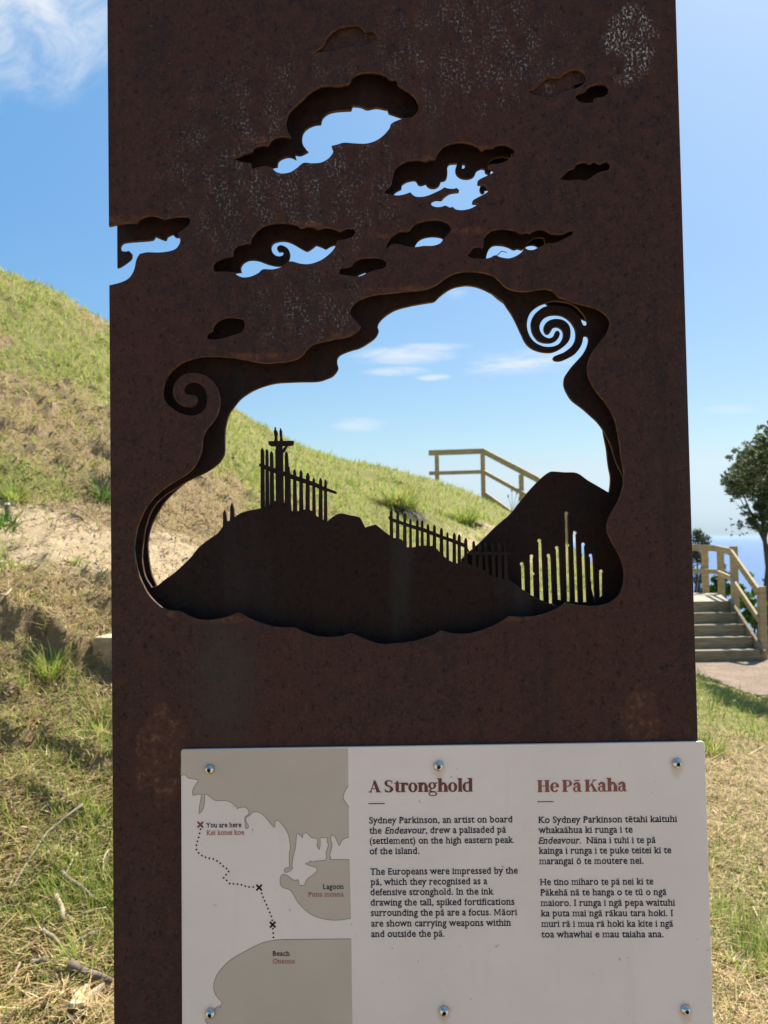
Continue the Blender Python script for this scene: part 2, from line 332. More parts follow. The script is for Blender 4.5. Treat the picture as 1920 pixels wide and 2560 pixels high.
# --- middle plate: hill with palisades, koru spiral, inner cloud openings
o2 = OFF[1]
RIDGE2 = (P(5, "268,556 300,545 330,520 380,485 430,440 475,395 510,350 560,310 610,275 632,245 635,240 637,205 636,180 640,160 645,152 652,165 655,185 658,205 662,214 672,210 674,180 673,150 677,130 684,115 690,130 694,150 696,175 700,190 730,170 780,155 833,147") +
          P(3, "855,1278 880,1268 905,1248 955,1258 998,1303 1030,1300 1060,1293 1095,1298 1125,1328 1157,1345 1180,1352 1215,1325 1250,1312 1300,1322 1345,1332 1360,1355 1375,1385 1400,1378 1430,1370 1450,1385 1495,1422") +
          P('z3', "160,412 210,415 270,440 330,527 425,525 470,512 530,505 600,512 660,515 725,580 805,658 880,705 948,725 1000,690 1100,740 1250,800 1350,870 1450,905 1570,925"))
W2 = (RIDGE2 + P(6, "720,555 800,605 880,640 940,662 1020,720") +
      P(4, "1390,1850 1420,1600 1340,1480 1310,1400 1308,1355 1335,1290 1357,1220 1366,1160 1362,1120 1345,1085 1328,1050 1314,1005 1300,960 1280,918 1258,878 1230,840 1190,803 1150,768 1100,730 1072,690 1057,650 1060,610") +
      P('z1', "825,1382 900,1280 1000,1170 1080,1080 1130,1000 1165,920 1183,840 1178,790 1150,762 1115,762 1095,790 1085,850 1060,925 1010,1005 950,1070 880,1115 800,1155 720,1187 650,1195 595,1185 570,1155 572,1130 600,1105 660,1080 750,1045 830,990 900,925 945,850 962,780 962,700 945,630 910,565 860,500 800,450 730,415 650,398 570,397 490,412 420,450 375,505 348,560 340,620 360,690 400,745 450,780 500,795 545,785 580,755 600,715 615,680 645,665 675,680 690,715 680,765 655,810 610,850 550,875 480,882 400,875 320,845 265,790 220,720 195,640 188,550 205,470 240,400 300,335 400,262 500,238 600,228 700,235 800,255 900,300 980,360 1030,420 1060,490 1080,540 1100,572 1130,580 1155,550 1155,510 1130,450 1080,370 1010,290 930,230 850,190 720,165 620,155 520,165 430,195 340,230 260,280 200,335 155,410 128,500 123,600 145,700 190,790 260,865 340,912 420,938 510,945 600,930 670,895 715,840 742,780 747,720 735,670 700,630 655,608 610,605 570,622 545,660 525,695 500,722 470,730 440,715 415,670 412,610 435,550 480,505 540,475 610,462 680,465 740,478 800,515 845,565 868,620 877,700 870,780 840,855 790,910 730,960 660,1003 580,1037 500,1048 400,1042 290,1015 200,975 130,920 70,840 30,750 0,690") +
      P(4, "815,340 790,290 760,245 738,212 710,192 680,172 640,152 600,138 560,132 520,135 480,145 440,168 410,192 385,215 350,222 300,230") +
      P(3, "1590,242 1530,260 1480,290 1450,320 1440,345 1445,370 1430,400 1400,425 1350,455 1300,470 1250,490 1232,510 1230,535 1235,565 1210,600 1180,615 1130,630 1050,632 970,635 910,640 850,655 790,680 730,720 690,770 670,800 655,850 648,900 648,980 640,1020 610,1060 560,1095 500,1125 450,1150 400,1180 345,1215 290,1265 260,1315 245,1360 232,1410 222,1480 218,1530") +
      P(5, "220,430 235,500"))
CL2 = [
 P(1, "890,868 920,862 925,835 950,818 985,812 1018,825 1012,800 1040,803 1080,785 1055,755 1047,720 1055,685 1080,660 1115,645 1145,642 1155,610 1185,585 1225,575 1265,572 1302,570 1310,548 1350,552 1385,565 1430,557 1490,567 1495,585 1530,597 1570,610 1590,680 1480,770 1300,780 1230,850 1100,900 960,930 880,900"),
 P('z4', "110,668 150,625 210,595 220,540 280,505 370,488 400,510 420,540 455,548 510,530 530,560 570,582 625,582 670,555 695,500 740,488 765,460 775,400 773,330 800,292 850,285 895,283 880,320 870,360 880,410 920,450 980,470 1050,465 1100,435 1125,380 1150,360 1190,345 1230,355 1235,390 1270,415 1300,400 1297,375 1350,345 1400,420 1350,480 1220,520 1170,575 1172,625 1200,652 1228,635 1218,608 1300,600 1350,660 1250,800 1100,880 900,900 600,860 500,780 350,730 100,720"),
 P('z4', "955,290 985,295 992,315 975,345 948,347 955,320"),
 P('z4', "1262,310 1290,255 1340,222 1400,205 1470,205 1530,222 1545,260 1440,330 1300,330"),
 P(1, "690,1415 715,1412 733,1410 730,1385 745,1362 775,1348 820,1350 870,1368 920,1378 958,1370 980,1345 985,1315 975,1290 955,1275 935,1270 920,1277 918,1292 928,1305 942,1303 952,1308 948,1322 930,1328 908,1322 892,1303 888,1280 900,1260 930,1250 965,1250 1000,1262 1040,1285 1070,1300 1090,1293 1120,1270 1145,1278 1170,1290 1195,1275 1222,1270 1260,1290 1200,1370 1080,1400 980,1400 870,1440 780,1470 680,1440"),
 P(2, "282,1280 300,1250 330,1232 370,1225 410,1228 432,1240 445,1290 300,1310"),
 P(2, "355,1136 400,1128 455,1148 445,1154 410,1147 370,1145"),
 P('z5', "305,590 320,520 350,450 400,408 470,400 550,408 620,430 690,463 740,450 800,465 825,445 850,500 640,620 330,620"),
 P('z5', "838,438 870,385 920,335 980,305 1050,295 1107,308 1110,340 1130,420 1060,480 960,500 860,480"),
 P(1, "1330,1430 1350,1420 1375,1410 1385,1428 1340,1442")]
NOTCH2 = P(1, "95,1388 130,1365 160,1340 165,1315 150,1300 130,1303 110,1300 105,1280 115,1262 140,1255 200,1250 270,1243 285,1225 320,1240 340,1245 350,1225 375,1213 390,1228 412,1232 440,1260 400,1330 250,1345 215,1400 170,1480 88,1520")
le2 = edge_line((292.5, 565), (293, 660), o2); zr = plane(1745, 1850, 0)
re2 = lambda z: re_(z) - .002
n2 = [plane(x, y, o2) for x, y in smooth(NOTCH2, False)]
lx2 = plane(292.6, 620, o2)[0]; n2[0] = (lx2, n2[0][1]); n2[-1] = (lx2, n2[-1][1])
outer2 = [(lx2, ZB), (re2(ZB), ZB), (re2(ZT), ZT), (lx2, ZT)] + n2
fill_mesh('middle_plate', [outer2, lp(W2, o2)] + [lp(c, o2) for c in CL2], TH, o2, (RUST_SHADED, RUSTEDGE), SIGN)
# palisade posts and rails stand on the middle plate's hill, each a slim prism a hair proud of the plate
def prism(mb, poly, off, y0, y1):
    pts = [plane(x, y, off) for x, y in poly]; n = len(pts)
    v = [(p[0], y0, p[1]) for p in pts] + [(p[0], y1, p[1]) for p in pts]
    ar = sum(pts[i][0]*pts[(i+1) % n][1]-pts[(i+1) % n][0]*pts[i][1] for i in range(n))
    fr = tuple(range(n)); f = [fr if ar > 0 else fr[::-1]]
    bk = tuple(range(n, 2*n)); f.append(bk[::-1] if ar > 0 else bk)
    for i in range(n):
        j = (i+1) % n; q = (i, n+i, n+j, j); f.append(q if ar > 0 else q[::-1])
    mb.add(v, f)
mb = MB(); rr = random.Random(3)
def post(k, x0, x1, top, bot, wb=None, lift=.0003, blunt=0):
    w0, w1 = wb or (x0, x1); c = (x0+x1)/2; w = x1-x0
    prism(mb, P(k, f"{w0},{bot} {x0},{top+w*.95} {x0+w*.10},{top+w*.55} {c-w*.12-blunt},{top} {c+w*.12+blunt},{top} {x1-w*.10},{top+w*.6} {x1},{top+w*.95} {w1},{bot}"),
          o2, o2-lift, o2+TH+lift)
for (x0, x1, t, b, w0, w1) in [(78, 135, 415, 1500, 80, 148), (163, 207, 432, 1480, 160, 228), (238, 292, 468, 1440, 240, 312), (497, 548, 475, 1500, 495, 608),
        (640, 688, 780, 1600, 636, 712), (750, 800, 797, 1600, 742, 818), (862, 922, 843, 1600, 852, 925), (975, 1015, 928, 1650, 968, 1035), (1090, 1140, 930, 1720, 1075, 1150), (1178, 1222, 957, 1780, 1170, 1232)]:
    post('z2', x0, x1, t, b, (w0, w1))
post('z2', 330, 462, 340, 1500, (344, 476), .0003, 45)
prism(mb, P('z2', "548,720 575,740 590,860 600,1450 500,1450 510,800"), o2, o2-.0005, o2+TH+.0005)
prism(mb, P('z2', "212,295 645,288 650,320 640,365 560,375 500,375 250,382 215,350"), o2, o2-.0008, o2+TH+.0008)
prism(mb, P('z2', "310,300 322,235 308,150 310,112 322,95 316,70 328,46 342,68 337,92 358,112 372,155 362,225 372,300"), o2, o2-.0005, o2+TH+.0005)
prism(mb, P('z2', "408,300 416,235 405,170 405,115 416,95 411,80 422,68 434,80 431,95 447,118 444,190 455,250 466,300"), o2, o2-.0006, o2+TH+.0006)
prism(mb, P('z2', "470,420 525,365 550,370 490,470 460,500 458,450"), o2, o2-.0010, o2+TH+.0010)
for seg in ("50,682 150,705 330,765 330,850 220,812 140,780 55,730", "325,765 480,815 600,865 740,912 880,960 880,1040 720,988 610,948 480,900 325,848", "878,960 1000,1000 1170,1080 1225,1105 1385,1165 1395,1185 1380,1210 1225,1160 1140,1145 1010,1085 878,1040"):
    prism(mb, P('z2', seg), o2, o2-.0012-rr.random()*.0003, o2+TH+.0012+rr.random()*.0003)
mb.build('palisade', RUST_SHADED, SIGN); mb = MB()
for (x0, x1, t, w0, w1, b) in [(118, 155, 70, 118, 165, 500), (198, 232, 82, 190, 240, 500), (285, 320, 115, 275, 328, 580), (358, 386, 178, 355, 392, 560), (440, 472, 183, 434, 478, 560), (500, 530, 195, 497, 536, 560),
        (570, 602, 240, 568, 614, 560), (648, 682, 253, 640, 690, 620), (732, 768, 290, 727, 778, 700), (812, 836, 345, 808, 845, 740), (890, 925, 350, 886, 930, 780), (950, 985, 368, 950, 988, 780), (1030, 1066, 413, 1030, 1070, 800),
        (1130, 1160, 448, 1125, 1185, 850), (1202, 1240, 476, 1200, 1255, 870), (1278, 1302, 465, 1290, 1335, 920), (1360, 1388, 476, 1368, 1415, 930), (1435, 1475, 480, 1440, 1485, 940), (1512, 1536, 484, 1520, 1570, 960)]:
    post('z3', x0, x1, t, b, (w0, w1))
for i, seg in enumerate(("103,140 130,165 380,250 560,300 560,350 380,295 150,215 105,185", "555,300 760,385 900,430 1040,485 1075,580 1035,530 880,470 700,405 555,350", "1040,490 1090,575 1200,582 1400,588 1590,590 1600,605 1560,615 1300,625 1090,620")):
    prism(mb, P('z3', seg), o2, o2-.0013-.0003*i, o2+TH+.0013+.0003*i)
mb.build('palisade', RUST_SHADED, SIGN)

# --- back plate: second hill with ten slots
o3 = OFF[2]
W3 = (P(3, "290,1681 265,1620 252,1540 248,1480 255,1420 270,1370 300,1310 340,1250 400,1190 450,1148 495,1112 540,1085 590,1050 620,1010 630,970 632,900 638,845 655,790 690,745 760,680 830,640 900,620 970,612 1060,610 1130,608 1180,590 1205,560 1210,530 1215,495 1245,470 1300,448 1370,415 1420,370 1425,340 1430,310 1465,275 1520,243 1590,220") +
      P(4, "302,212 375,198 430,150 480,125 540,115 600,118 650,140 690,180 730,212 765,235") +
      P('z1', "-160,130 100,120 300,150 430,188 490,245 560,300 700,325 830,365 950,430 1050,458 1150,500 1200,520 1230,600 1230,700 1232,800 1220,900 1180,1000 1130,1080 1050,1180 950,1290 880,1382") +
      P(4, "1090,610 1085,645 1100,690 1125,720 1170,755 1215,795 1245,830 1258,870 1262,900 1270,940 1278,980 1283,1030 1290,1080 1298,1120 1298,1160 1292,1206 1240,1175 1180,1140 1125,1103 1060,1099 1000,1095 975,1103 940,1130 900,1170 860,1215 820,1265 795,1298 770,1325 740,1350 700,1385 660,1425 620,1465 580,1500 525,1552 480,1620 400,1665 300,1680 100,1660") +
      P(5, "1100,560 800,400 600,400 450,520 330,575 295,562"))
SLOT = []
for (cx, cy, x0, x1, b0, b1, by0, by1, bump) in [(148, 888, 135, 185, 148, 195, 1265, 1285, None), (292, 775, 265, 310, 278, 328, 1370, 1370, (1, 1035)), (408, 545, 393, 438, 415, 470, 1430, 1430, None),
        (543, 765, 530, 575, 550, 600, 1475, 1475, None), (667, 650, 652, 697, 680, 727, 1415, 1425, None), (808, 140, 782, 825, 818, 862, 1442, 1446, (1, 610)), (935, 425, 903, 948, 938, 980, 1448, 1455, None),
        (1058, 600, 1030, 1075, 1058, 1105, 1452, 1450, None), (1168, 765, 1158, 1200, 1175, 1225, 1438, 1425, (-1, 1185)), (1322, 1000, 1293, 1340, 1303, 1340, 1380, 1360, None)]:
    pts = []; r = 29
    left_head = (cx - x0) < (x1 - cx)      # which side the knob swells to
    a0, a1 = (R(150), R(-15)) if not left_head else (R(195), R(30))
    pts.append((b0, by0)); pts.append((x0, cy+24))
    for i in range(11):
        a = R(215) + (R(-35)-R(215))*i/10; pts.append((cx+r*math.cos(a), cy-r*math.sin(a)))
    pts.append((x1, cy+24))
    def xat(t, p0, p1): return p0+(p1-p0)*t
    if bump and bump[0] > 0:
        t = (bump[1]-cy)/(by1-cy); xx = xat(t, x1, b1)
        pts += [(xx-1, bump[1]-28), (xx+20, bump[1]-8), (xx+18, bump[1]+14), (xx, bump[1]+26)]
    pts.append((b1, by1))
    if bump and bump[0] < 0:
        t = (bump[1]-cy)/(by0-cy); xx = xat(t, x0, b0); pts += [(xx, bump[1]+26), (xx-20, bump[1]+8), (xx-16, bump[1]-12), (xx, bump[1]-26)]
    SLOT.append([plane(1280+x/5.925, 1260+y/5.925, o3) for x, y in pts])
def hull(pts):
    pts = sorted(set(pts)); h = []
    for it in (pts, pts[::-1]):
        k = []
        for p in it:
            while len(k) > 1 and (k[-1][0]-k[-2][0])*(p[1]-k[-2][1])-(k[-1][1]-k[-2][1])*(p[0]-k[-2][0]) <= 0: k.pop()
            k.append(p)
        h += k[:-1]
    return h
CL3 = []
for i in (0, 1, 4, 5, 7, 9):
    h = hull(CL2[i]); cx = sum(p[0] for p in h)/len(h); cy = sum(p[1] for p in h)/len(h)
    CL3.append([(cx+(x-cx)*1.05, cy+(y-cy)*1.08-1) for x, y in h])
CL3.append(P('z5', "840,430 890,405 960,399 1020,422 1060,460 960,510 860,490"))
lx3 = plane(316, 620, o3)[0]
n3 = [plane(x, y, o3) for x, y in smooth(P(1, "150,1225 200,1228 270,1222 300,1200 400,1195 440,1220 460,1270 420,1350 270,1365 230,1420 190,1500 140,1540"), False)]
n3[0] = (lx3, n3[0][1]); n3[-1] = (lx3, n3[-1][1])
# (the notch runs down the left side, so its points go from top to bottom)
outer3 = [(lx3, ZB), (re2(ZB), ZB), (re2(ZT), ZT), (lx3, ZT)] + n3
fill_mesh('back_plate', [outer3, lp(W3, o3)] + [lp(c, o3, 3) for c in CL3] + SLOT, TH, o3, (RUST_SHADED, RUSTEDGE), SIGN)
# shallow backing sheets behind the two upper clouds
for nm, box in (('backing_sheet', (760, 40, 960, 150)), ('backing_sheet', (1305, 160, 1480, 262))):
    x0, y0, x1, y1 = box
    pts = [plane(x, y, .008) for x, y in ((x0, y0), (x1, y0), (x1, y1), (x0, y1))]
    if x0 > 1300: pts = [plane(x, y, .008) for x, y in ((1305, 160), (1472, 160), (1472, 205), (1436, 212), (1430, 250), (1305, 262))]
    fill_mesh(nm, [pts], .002, .0075, (RUST,), SIGN, 0)
# spacer tubes that hold the plates apart, hidden behind the front sheet
for (px, py) in ((330, 300), (1600, 330), (330, 1600), (1650, 1650), (1560, 900), (700, 1650), (1300, 1680)):
    s_, z_ = plane(px, py, .02); mb = MB(); mb.tube([(s_, TH, z_), (s_, o3, z_)], .009, 10); mb.build('spacer', MINOR, SIGN)
# a thin bent wire caught on the back plate, seen through the right-hand cloud
mb = MB(); mb.tube([(*[plane(1160+x/5.53, 540+y/5.53, .064)[i] for i in (0,)], .064, plane(1160+x/5.53, 540+y/5.53, .064)[1]) for x, y in ((430, 575), (455, 545), (520, 487), (588, 503))], .0006, 5)
mb.build('bent_wire', MINOR, SIGN)

# ------------------------------------------------------------------ information panel
PF = -.0040                                  # its front face, proud of the steel
k = Mat('panel_print', .42, 0, .4)
n_ = k.noise(7, 5); n2_ = k.noise(900, 2); sp_ = k.noise(120, 2, .5, loc=(3, 3, 3))
c = k.mix(k.ramp(n_, .3, .7), (.60, .55, .525), (.64, .59, .565))
c = k.mix(k.math('MULTIPLY', k.ramp(sp_, .745, .77), .5), c, (.2, .19, .18))
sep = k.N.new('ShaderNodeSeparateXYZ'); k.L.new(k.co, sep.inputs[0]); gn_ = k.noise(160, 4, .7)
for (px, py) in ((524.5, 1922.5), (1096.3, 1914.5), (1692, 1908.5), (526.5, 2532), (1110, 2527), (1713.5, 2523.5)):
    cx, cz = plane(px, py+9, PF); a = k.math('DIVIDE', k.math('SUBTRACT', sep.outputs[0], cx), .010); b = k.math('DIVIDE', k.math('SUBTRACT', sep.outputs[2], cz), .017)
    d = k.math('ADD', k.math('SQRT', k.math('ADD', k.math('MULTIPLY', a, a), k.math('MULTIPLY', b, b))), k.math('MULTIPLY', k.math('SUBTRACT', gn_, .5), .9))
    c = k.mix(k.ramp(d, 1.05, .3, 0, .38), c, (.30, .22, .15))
st_ = k.noise(30, 4, .6, sc=(1, 1, .06)); c = k.mix(k.ramp(st_, .58, .78, 0, .16), c, (.38, .34, .30))
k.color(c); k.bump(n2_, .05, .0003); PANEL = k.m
WATER = simple('map_water', (.41, .365, .315), .42, .04, 9)
OUTL = simple('map_outline', (.14, .095, .075), .5, .1)
NAVY = simple('navy_ink', (.010, .011, .022), .6, .1, 40, 0, .12)
MAROON = simple('maroon_ink', (.11, .022, .024), .5, .08, 25); BRICK = simple('brick_ink', (.20, .055, .045), .5, .08, 25); REDX = simple('red_cross_ink', (.16, .03, .03), .5)
PALEBRICK = simple('faded_brick_ink', (.27, .115, .09), .5)
lpn, rpn = edge_line((452.3, 1880), (455, 2560), PF), edge_line((1762, 1860), (1783.5, 2560), PF)
ztl, ztr = plane(460, 1873.5, PF)[1], plane(1755, 1853.5, PF)[1]; zpb = .64
def corner(cx, cz, r, a0): return [(cx+r*math.cos(R(a0+i*15)), cz+r*math.sin(R(a0+i*15))) for i in range(7)]
r_ = .0035
pan = corner(lpn(zpb)+r_, zpb+r_, r_, 180) + corner(rpn(zpb)-r_, zpb+r_, r_, 270) + corner(rpn(ztr)-r_, ztr-r_, r_, 0) + corner(lpn(ztl)+r_, ztl-r_, r_, 90)
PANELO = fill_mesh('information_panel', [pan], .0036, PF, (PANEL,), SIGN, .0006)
PANELO['label'] = 'pale grey printed panel with map and two columns of writing'
INK = [PF-.0002]
def flat(name, loops_px, mat, lift=.00012, sm=4, px=True):
    lo = [[plane(x, y, PF) for x, y in (smooth(l, True, sm) if sm else l)] for l in loops_px] if px else loops_px
    return fill_mesh(name, lo, 0, PF-lift, (mat,), PANELO, 0)
def ribbon(mb, pts, w, y):
    V = [Vector(p) for p in pts]; n = len(V); v = []; f = []
    for i in range(n):
        d = (V[min(i+1, n-1)]-V[max(i-1, 0)]).normalized(); q = Vector((-d.y, d.x))*w/2
        v += [(V[i].x-q.x, y, V[i].y-q.y), (V[i].x+q.x, y, V[i].y+q.y)]
        if i: f.append((2*i-2, 2*i, 2*i+1, 2*i-1))
    mb.add(v, f)
coastA = P('m1', "44,325 60,315 80,313 95,325 110,342 150,350 195,357 203,368 190,385 165,420 150,460 150,485 155,500 190,490 233,490 222,540 212,600 206,668 225,650 245,620 255,580 258,540 258,490 270,487 300,505 335,535 365,547 400,547 440,546 480,555 520,580 545,603 550,622 580,608 620,605 645,622 657,650 650,672 625,690 620,715 622,750 628,798 645,798 655,778 648,760 632,735 632,710 640,695 670,675 690,650 730,648 765,660 800,688 835,730 870,775 890,788 893,745 900,725 925,728 960,765 1000,825 1015,860 1025,910 1030,970 1022,1030 1022,1145 995,1152 975,1165 975,1185 995,1193 1030,1180 1055,1152 1045,1140 1055,1060 1075,980 1082,920 1087,850 1100,845 1120,858 1140,882 1145,850 1170,833 1190,845 1215,875 1240,885 1270,885 1278,920 1270,950 1292,990 1300,950 1300,885 1310,879 1330,880 1365,880 1362,925 1375,935 1365,980 1352,1020 1358,1050 1345,1085 1260,1092 1230,1100 1210,1088 1195,1105 1168,1112 1190,1128 1230,1138 1270,1152 1270,1180 1240,1212 1195,1245 1170,1275 1163,1308 1110,1312 1108,1280 1100,1255 1080,1268 1050,1258 1010,1225 970,1207 945,1230 938,1275 948,1315 985,1337 1020,1347 1050,1377") + \
         P('m2', "1085,180 1130,235 1190,290 1260,330 1340,352 1420,362 1500,358 1577,345")
coastB = P('m1', "1565,1078 1385,1078 1395,1070 1388,1030 1400,990 1408,940 1395,900 1400,862 1415,855 1435,875 1455,920 1470,950 1482,940 1495,905 1530,885 1560,873")
coastC = P('m1', "1558,603 1530,565 1508,520 1520,470 1553,413")
beach = P('m2', "1580,530 1100,535 950,537 880,543 800,560 730,588 620,645 540,690 480,730 420,790 370,855 345,920 340,970 350,1020 375,1060 400,1085 417,1105 402,1130 402,1152 385,1135 355,1158 330,1200 300,1250 263,1255 270,1275 290,1300 330,1400 350,1500")
cs = [smooth(x, False, 3) for x in (coastA, coastB, coastC, beach)]
tl = (452.9, 1877)
flat('map_water', [cs[0]+cs[1]+cs[2]+P('m1', "1552,74")+[(456, 1874.5), (453.3, 1877.5)]], WATER, .00010, 0)
flat('map_water', [cs[3]+P('m2', "360,1500 1594,1500")], WATER, .00010, 0)
mb = MB()
for c_ in cs: ribbon(mb, [plane(x, y, PF) for x, y in c_], .00062, PF-.00022)
mb.build('map_coastline', OUTL, PANELO)
mb = MB()
dots = P('m1', "222,805 213,841 205,878 193,913 184,949 185,987 205,1018 233,1041 266,1057 301,1066 337,1073 370,1090 400,1111 426,1137 457,1157 475,1185 452,1214 430,1243 458,1266 484,1294 518,1296 555,1299 590,1305 625,1318 660,1325 697,1325 773,1382 785,1417") + P('m2', "800,188 817,222 830,257 845,292 860,326 868,363 874,439 877,478 878,516")
for (x, y) in dots:
    s_, z_ = plane(x, y, PF); mb.add([(s_+.00112*math.cos(a*math.pi/5), PF-.0003, z_+.00112*math.sin(a*math.pi/5)) for a in range(10)], [tuple(range(10))])
mb.build('dotted_route', NAVY, PANELO)
for (k_, x, y, m_) in (('m1', 220, 763, REDX), ('m1', 750, 1330, NAVY), ('m2', 872, 402, NAVY)):
    (a, b), = P(k_, f"{x},{y}"); s_, z_ = plane(a, b, PF); mb = MB()
    for q, sg in enumerate((1, -1)):
        d = Vector((1, sg)).normalized()*.0047; ribbon(mb, [(s_-d.x, z_-d.y), (s_+d.x, z_+d.y)], .0023, PF-.00032-.00004*q)
    mb.build('map_cross', m_, PANELO)

# ---- lettering: a slab-serif face grown from the built-in outlines
fc = bpy.data.curves.new('fc', 'FONT'); fo = bpy.data.objects.new('fc', fc); COL.objects.link(fo); fc.resolution_u = 3
def f_bounds(t):
    fc.body = t; bpy.context.view_layer.update()
    me = fo.evaluated_get(bpy.context.evaluated_depsgraph_get()).to_mesh(); return me
GL = {}
def glyph(ch):
    if ch in GL: return GL[ch]
    xm = lambda t: max(v.co.x for v in f_bounds(t).vertices)
    if ch == ' ':
        GL[ch] = ([], [], xm('H H')-xm('HH')); return GL[ch]
    base = {'ā': 'a', 'ē': 'e', 'ō': 'o', 'ū': 'u'}.get(ch, ch); mac = base != ch; adv = xm(base+'H')-xm('H')
    fc.offset = .002 if base in 'Mm' else .014
    me = f_bounds(base); v = [(p.co.x, p.co.y) for p in me.vertices]; f = [tuple(p.vertices) for p in me.polygons]
    fc.offset = 0
    slabs = []
    x0_, x1_ = min(p[0] for p in v), max(p[0] for p in v)
    if base not in "tecs.,()SCGOQo-":
        fc.body = base; bpy.context.view_layer.update()
        cu2 = fo.to_curve(bpy.context.evaluated_depsgraph_get())
        segs = []
        for s in cu2.splines:
            b = s.bezier_points; n = len(b)
            for i in range(n):
                p, q = b[i].co, b[(i+1) % n].co
                if abs(p.y-q.y) < .012 and .045 < abs(p.x-q.x) < .16: segs.append((min(p.x, q.x), max(p.x, q.x), (p.y+q.y)/2))
        xr = max(p[0] for p in v)
        for (a, b, y) in segs:
            T = .068; e = .085
            if y < .03:                      # feet
                if y < -.3: continue
                if base in 'adu': slabs.append((b-.01, b+e, y, y+T) if b > xr-.03 else None)
                elif base in 'vwy' and y > -.05: continue
                elif base in 'PFfIHKLTMNEAhnmrikltpqxXkRB': slabs.append((a-e, b+e, y, y+T))
                elif base in 'jg': continue
            elif y > .38:
                if base.isupper() and base not in 'MA': slabs.append((a-e, b+e, y-T, y))
                elif base in 'vwxy': slabs.append((a-e*.8, b+e*.8, y-T, y))
                elif base in 'fe': continue
                elif base in 'bhklidjnmrpu' : slabs.append((a-e*1.05, a+.01, y-T, y))
        if base == 'E' or base == 'L' or base == 'B' or base == 'P' or base == 'R' or base == 'D':
            pass
        slabs = [s for s in slabs if s]
    if mac: slabs.append(((x0_+x1_)/2-.15, (x0_+x1_)/2+.15, .555, .625))
    if ch == 'M':
        v, f, slabs = [], [], [(.02, .24, 0, .062), (.56, .80, 0, .062), (.02, .15, .62, .682), (.67, .80, .62, .682)]
        for q in ([(.085, 0), (.175, 0), (.175, .682), (.085, .682)], [(.645, 0), (.735, 0), (.735, .682), (.645, .682)], [(.10, .682), (.20, .682), (.45, .12), (.37, .06)], [(.62, .682), (.72, .682), (.45, .06), (.37, .12)]):
            n = len(v); v += q; f.append((n, n+1, n+2, n+3))
        adv = .84
    if ch.islower():                       # taller x-height
        yw = lambda y: y*1.13 if y < .46 else .52+(y-.46)*(.76-.52)/(.76-.46)
        v = [(x, yw(y)) for x, y in v]; slabs = [(a, b, yw(c_), yw(c_)+(d-c_)) if c_ < .1 else (a, b, yw(d)-(d-c_), yw(d)) for a, b, c_, d in slabs]
    vv = [(x, y, i*.05) for i, (x, y) in enumerate(v)] if ch == 'M' else [(x, y, 0) for x, y in v]
    for (a, b, c_, d) in slabs:
        n = len(vv); vv += [(a, c_, 1), (b, c_, 1), (b, d, 1), (a, d, 1)]; f.append((n, n+1, n+2, n+3))
    GL[ch] = (vv, f, adv + (.035 if slabs else .012)); return GL[ch]
def line_runs(text):
    runs = []; it = False
    for part in text.split('*'): runs += [(c_, it) for c_ in part]; it = not it
    return runs
def place_line(mb, text, a, b, cap_px, glyphf, cap, xs=1):
    """text from pixel a to pixel b along its baseline, capital height in pixels"""
    A, B = Vector(plane(*a, PF)), Vector(plane(*b, PF)); d = (B-A); w = d.length; d.normalize(); n = Vector((-d.y, d.x))
    hs = cap_px/FPX*DIST*(1+PF)/cap
    runs = line_runs(text); x = 0; items = []; lo = 1e9; hi = -1e9
    for ch, it in runs:
        v, f, adv = glyphf(ch)
        if v: lo = min(lo, x+min(p[0] for p in v)); hi = max(hi, x+max(p[0] for p in v))
        items.append((v, f, x, it)); x += adv
    sx = w/(hi-lo)
    for v, f, x, it in items:
        out = []
        for p in v:
            q = A + d*((p[0]+x-lo)*sx + (p[1]*.2*hs if it else 0)) + n*(p[1]*hs); out.append((q.x, PF-.00035-.00004*p[2], q.y))
        mb.add(out, f)
s3 = 3.6065
def tline(mb, k_, text, x0, x1, y0, y1, cap=55):
    (a, b) = P(k_, f"{x0},{y0} {x1},{y1}"); place_line(mb, text, a, b, cap/s3, glyph, .682)
paras = [[('t3', "Sydney Parkinson, an artist on board", 155, 1445, 752, 742), ('t3', "the *Endeavour*, drew a palisaded pā", 157, 1388, 845, 835), ('t3', "(settlement) on the high eastern peak", 160, 1458, 937, 927), ('t3', "of the island.", 160, 608, 1030, 1026)],
 [('t5', "The Europeans were impressed by the", 165, 1495, 133, 122), ('t5', "pā, which they recognised as a", 167, 1220, 226, 217), ('t5', "defensive stronghold. In the ink", 167, 1280, 318, 310), ('t5', "drawing the tall, spiked fortifications", 168, 1465, 411, 403), ('t5', "surrounding the pā are a focus. Māori", 170, 1490, 504, 497), ('t5', "are shown carrying weapons within", 173, 1435, 600, 592), ('t5', "and outside the pā.", 173, 835, 695, 690)],
 [('t4', "Ko Sydney Parkinson tētahi kaituhi", 92, 1345, 748, 738), ('t4', "whakaāhua ki runga i te", 93, 943, 840, 834), ('t4', "*Endeavour.*  Nāna i tuhi i te pā", 96, 1150, 935, 928), ('t4', "kainga i runga i te puke teitei ki te", 97, 1292, 1026, 1020), ('t4', "marangai ō te moutere nei.", 100, 1042, 1120, 1115)],
 [('t6', "He tino miharo te pā nei ki te", 107, 1130, 226, 220), ('t6', "Pākehā nā te hanga o te tū o ngā", 110, 1248, 320, 315), ('t6', "maioro. I runga i ngā pepa waituhi", 112, 1327, 415, 411), ('t6', "ka puta mai ngā rākau tara hoki. I", 115, 1308, 508, 505), ('t6', "muri rā i mua rā hoki ka kite i ngā", 118, 1308, 603, 600), ('t6', "toa whawhai e mau taiaha ana.", 120, 1222, 698, 696)]]
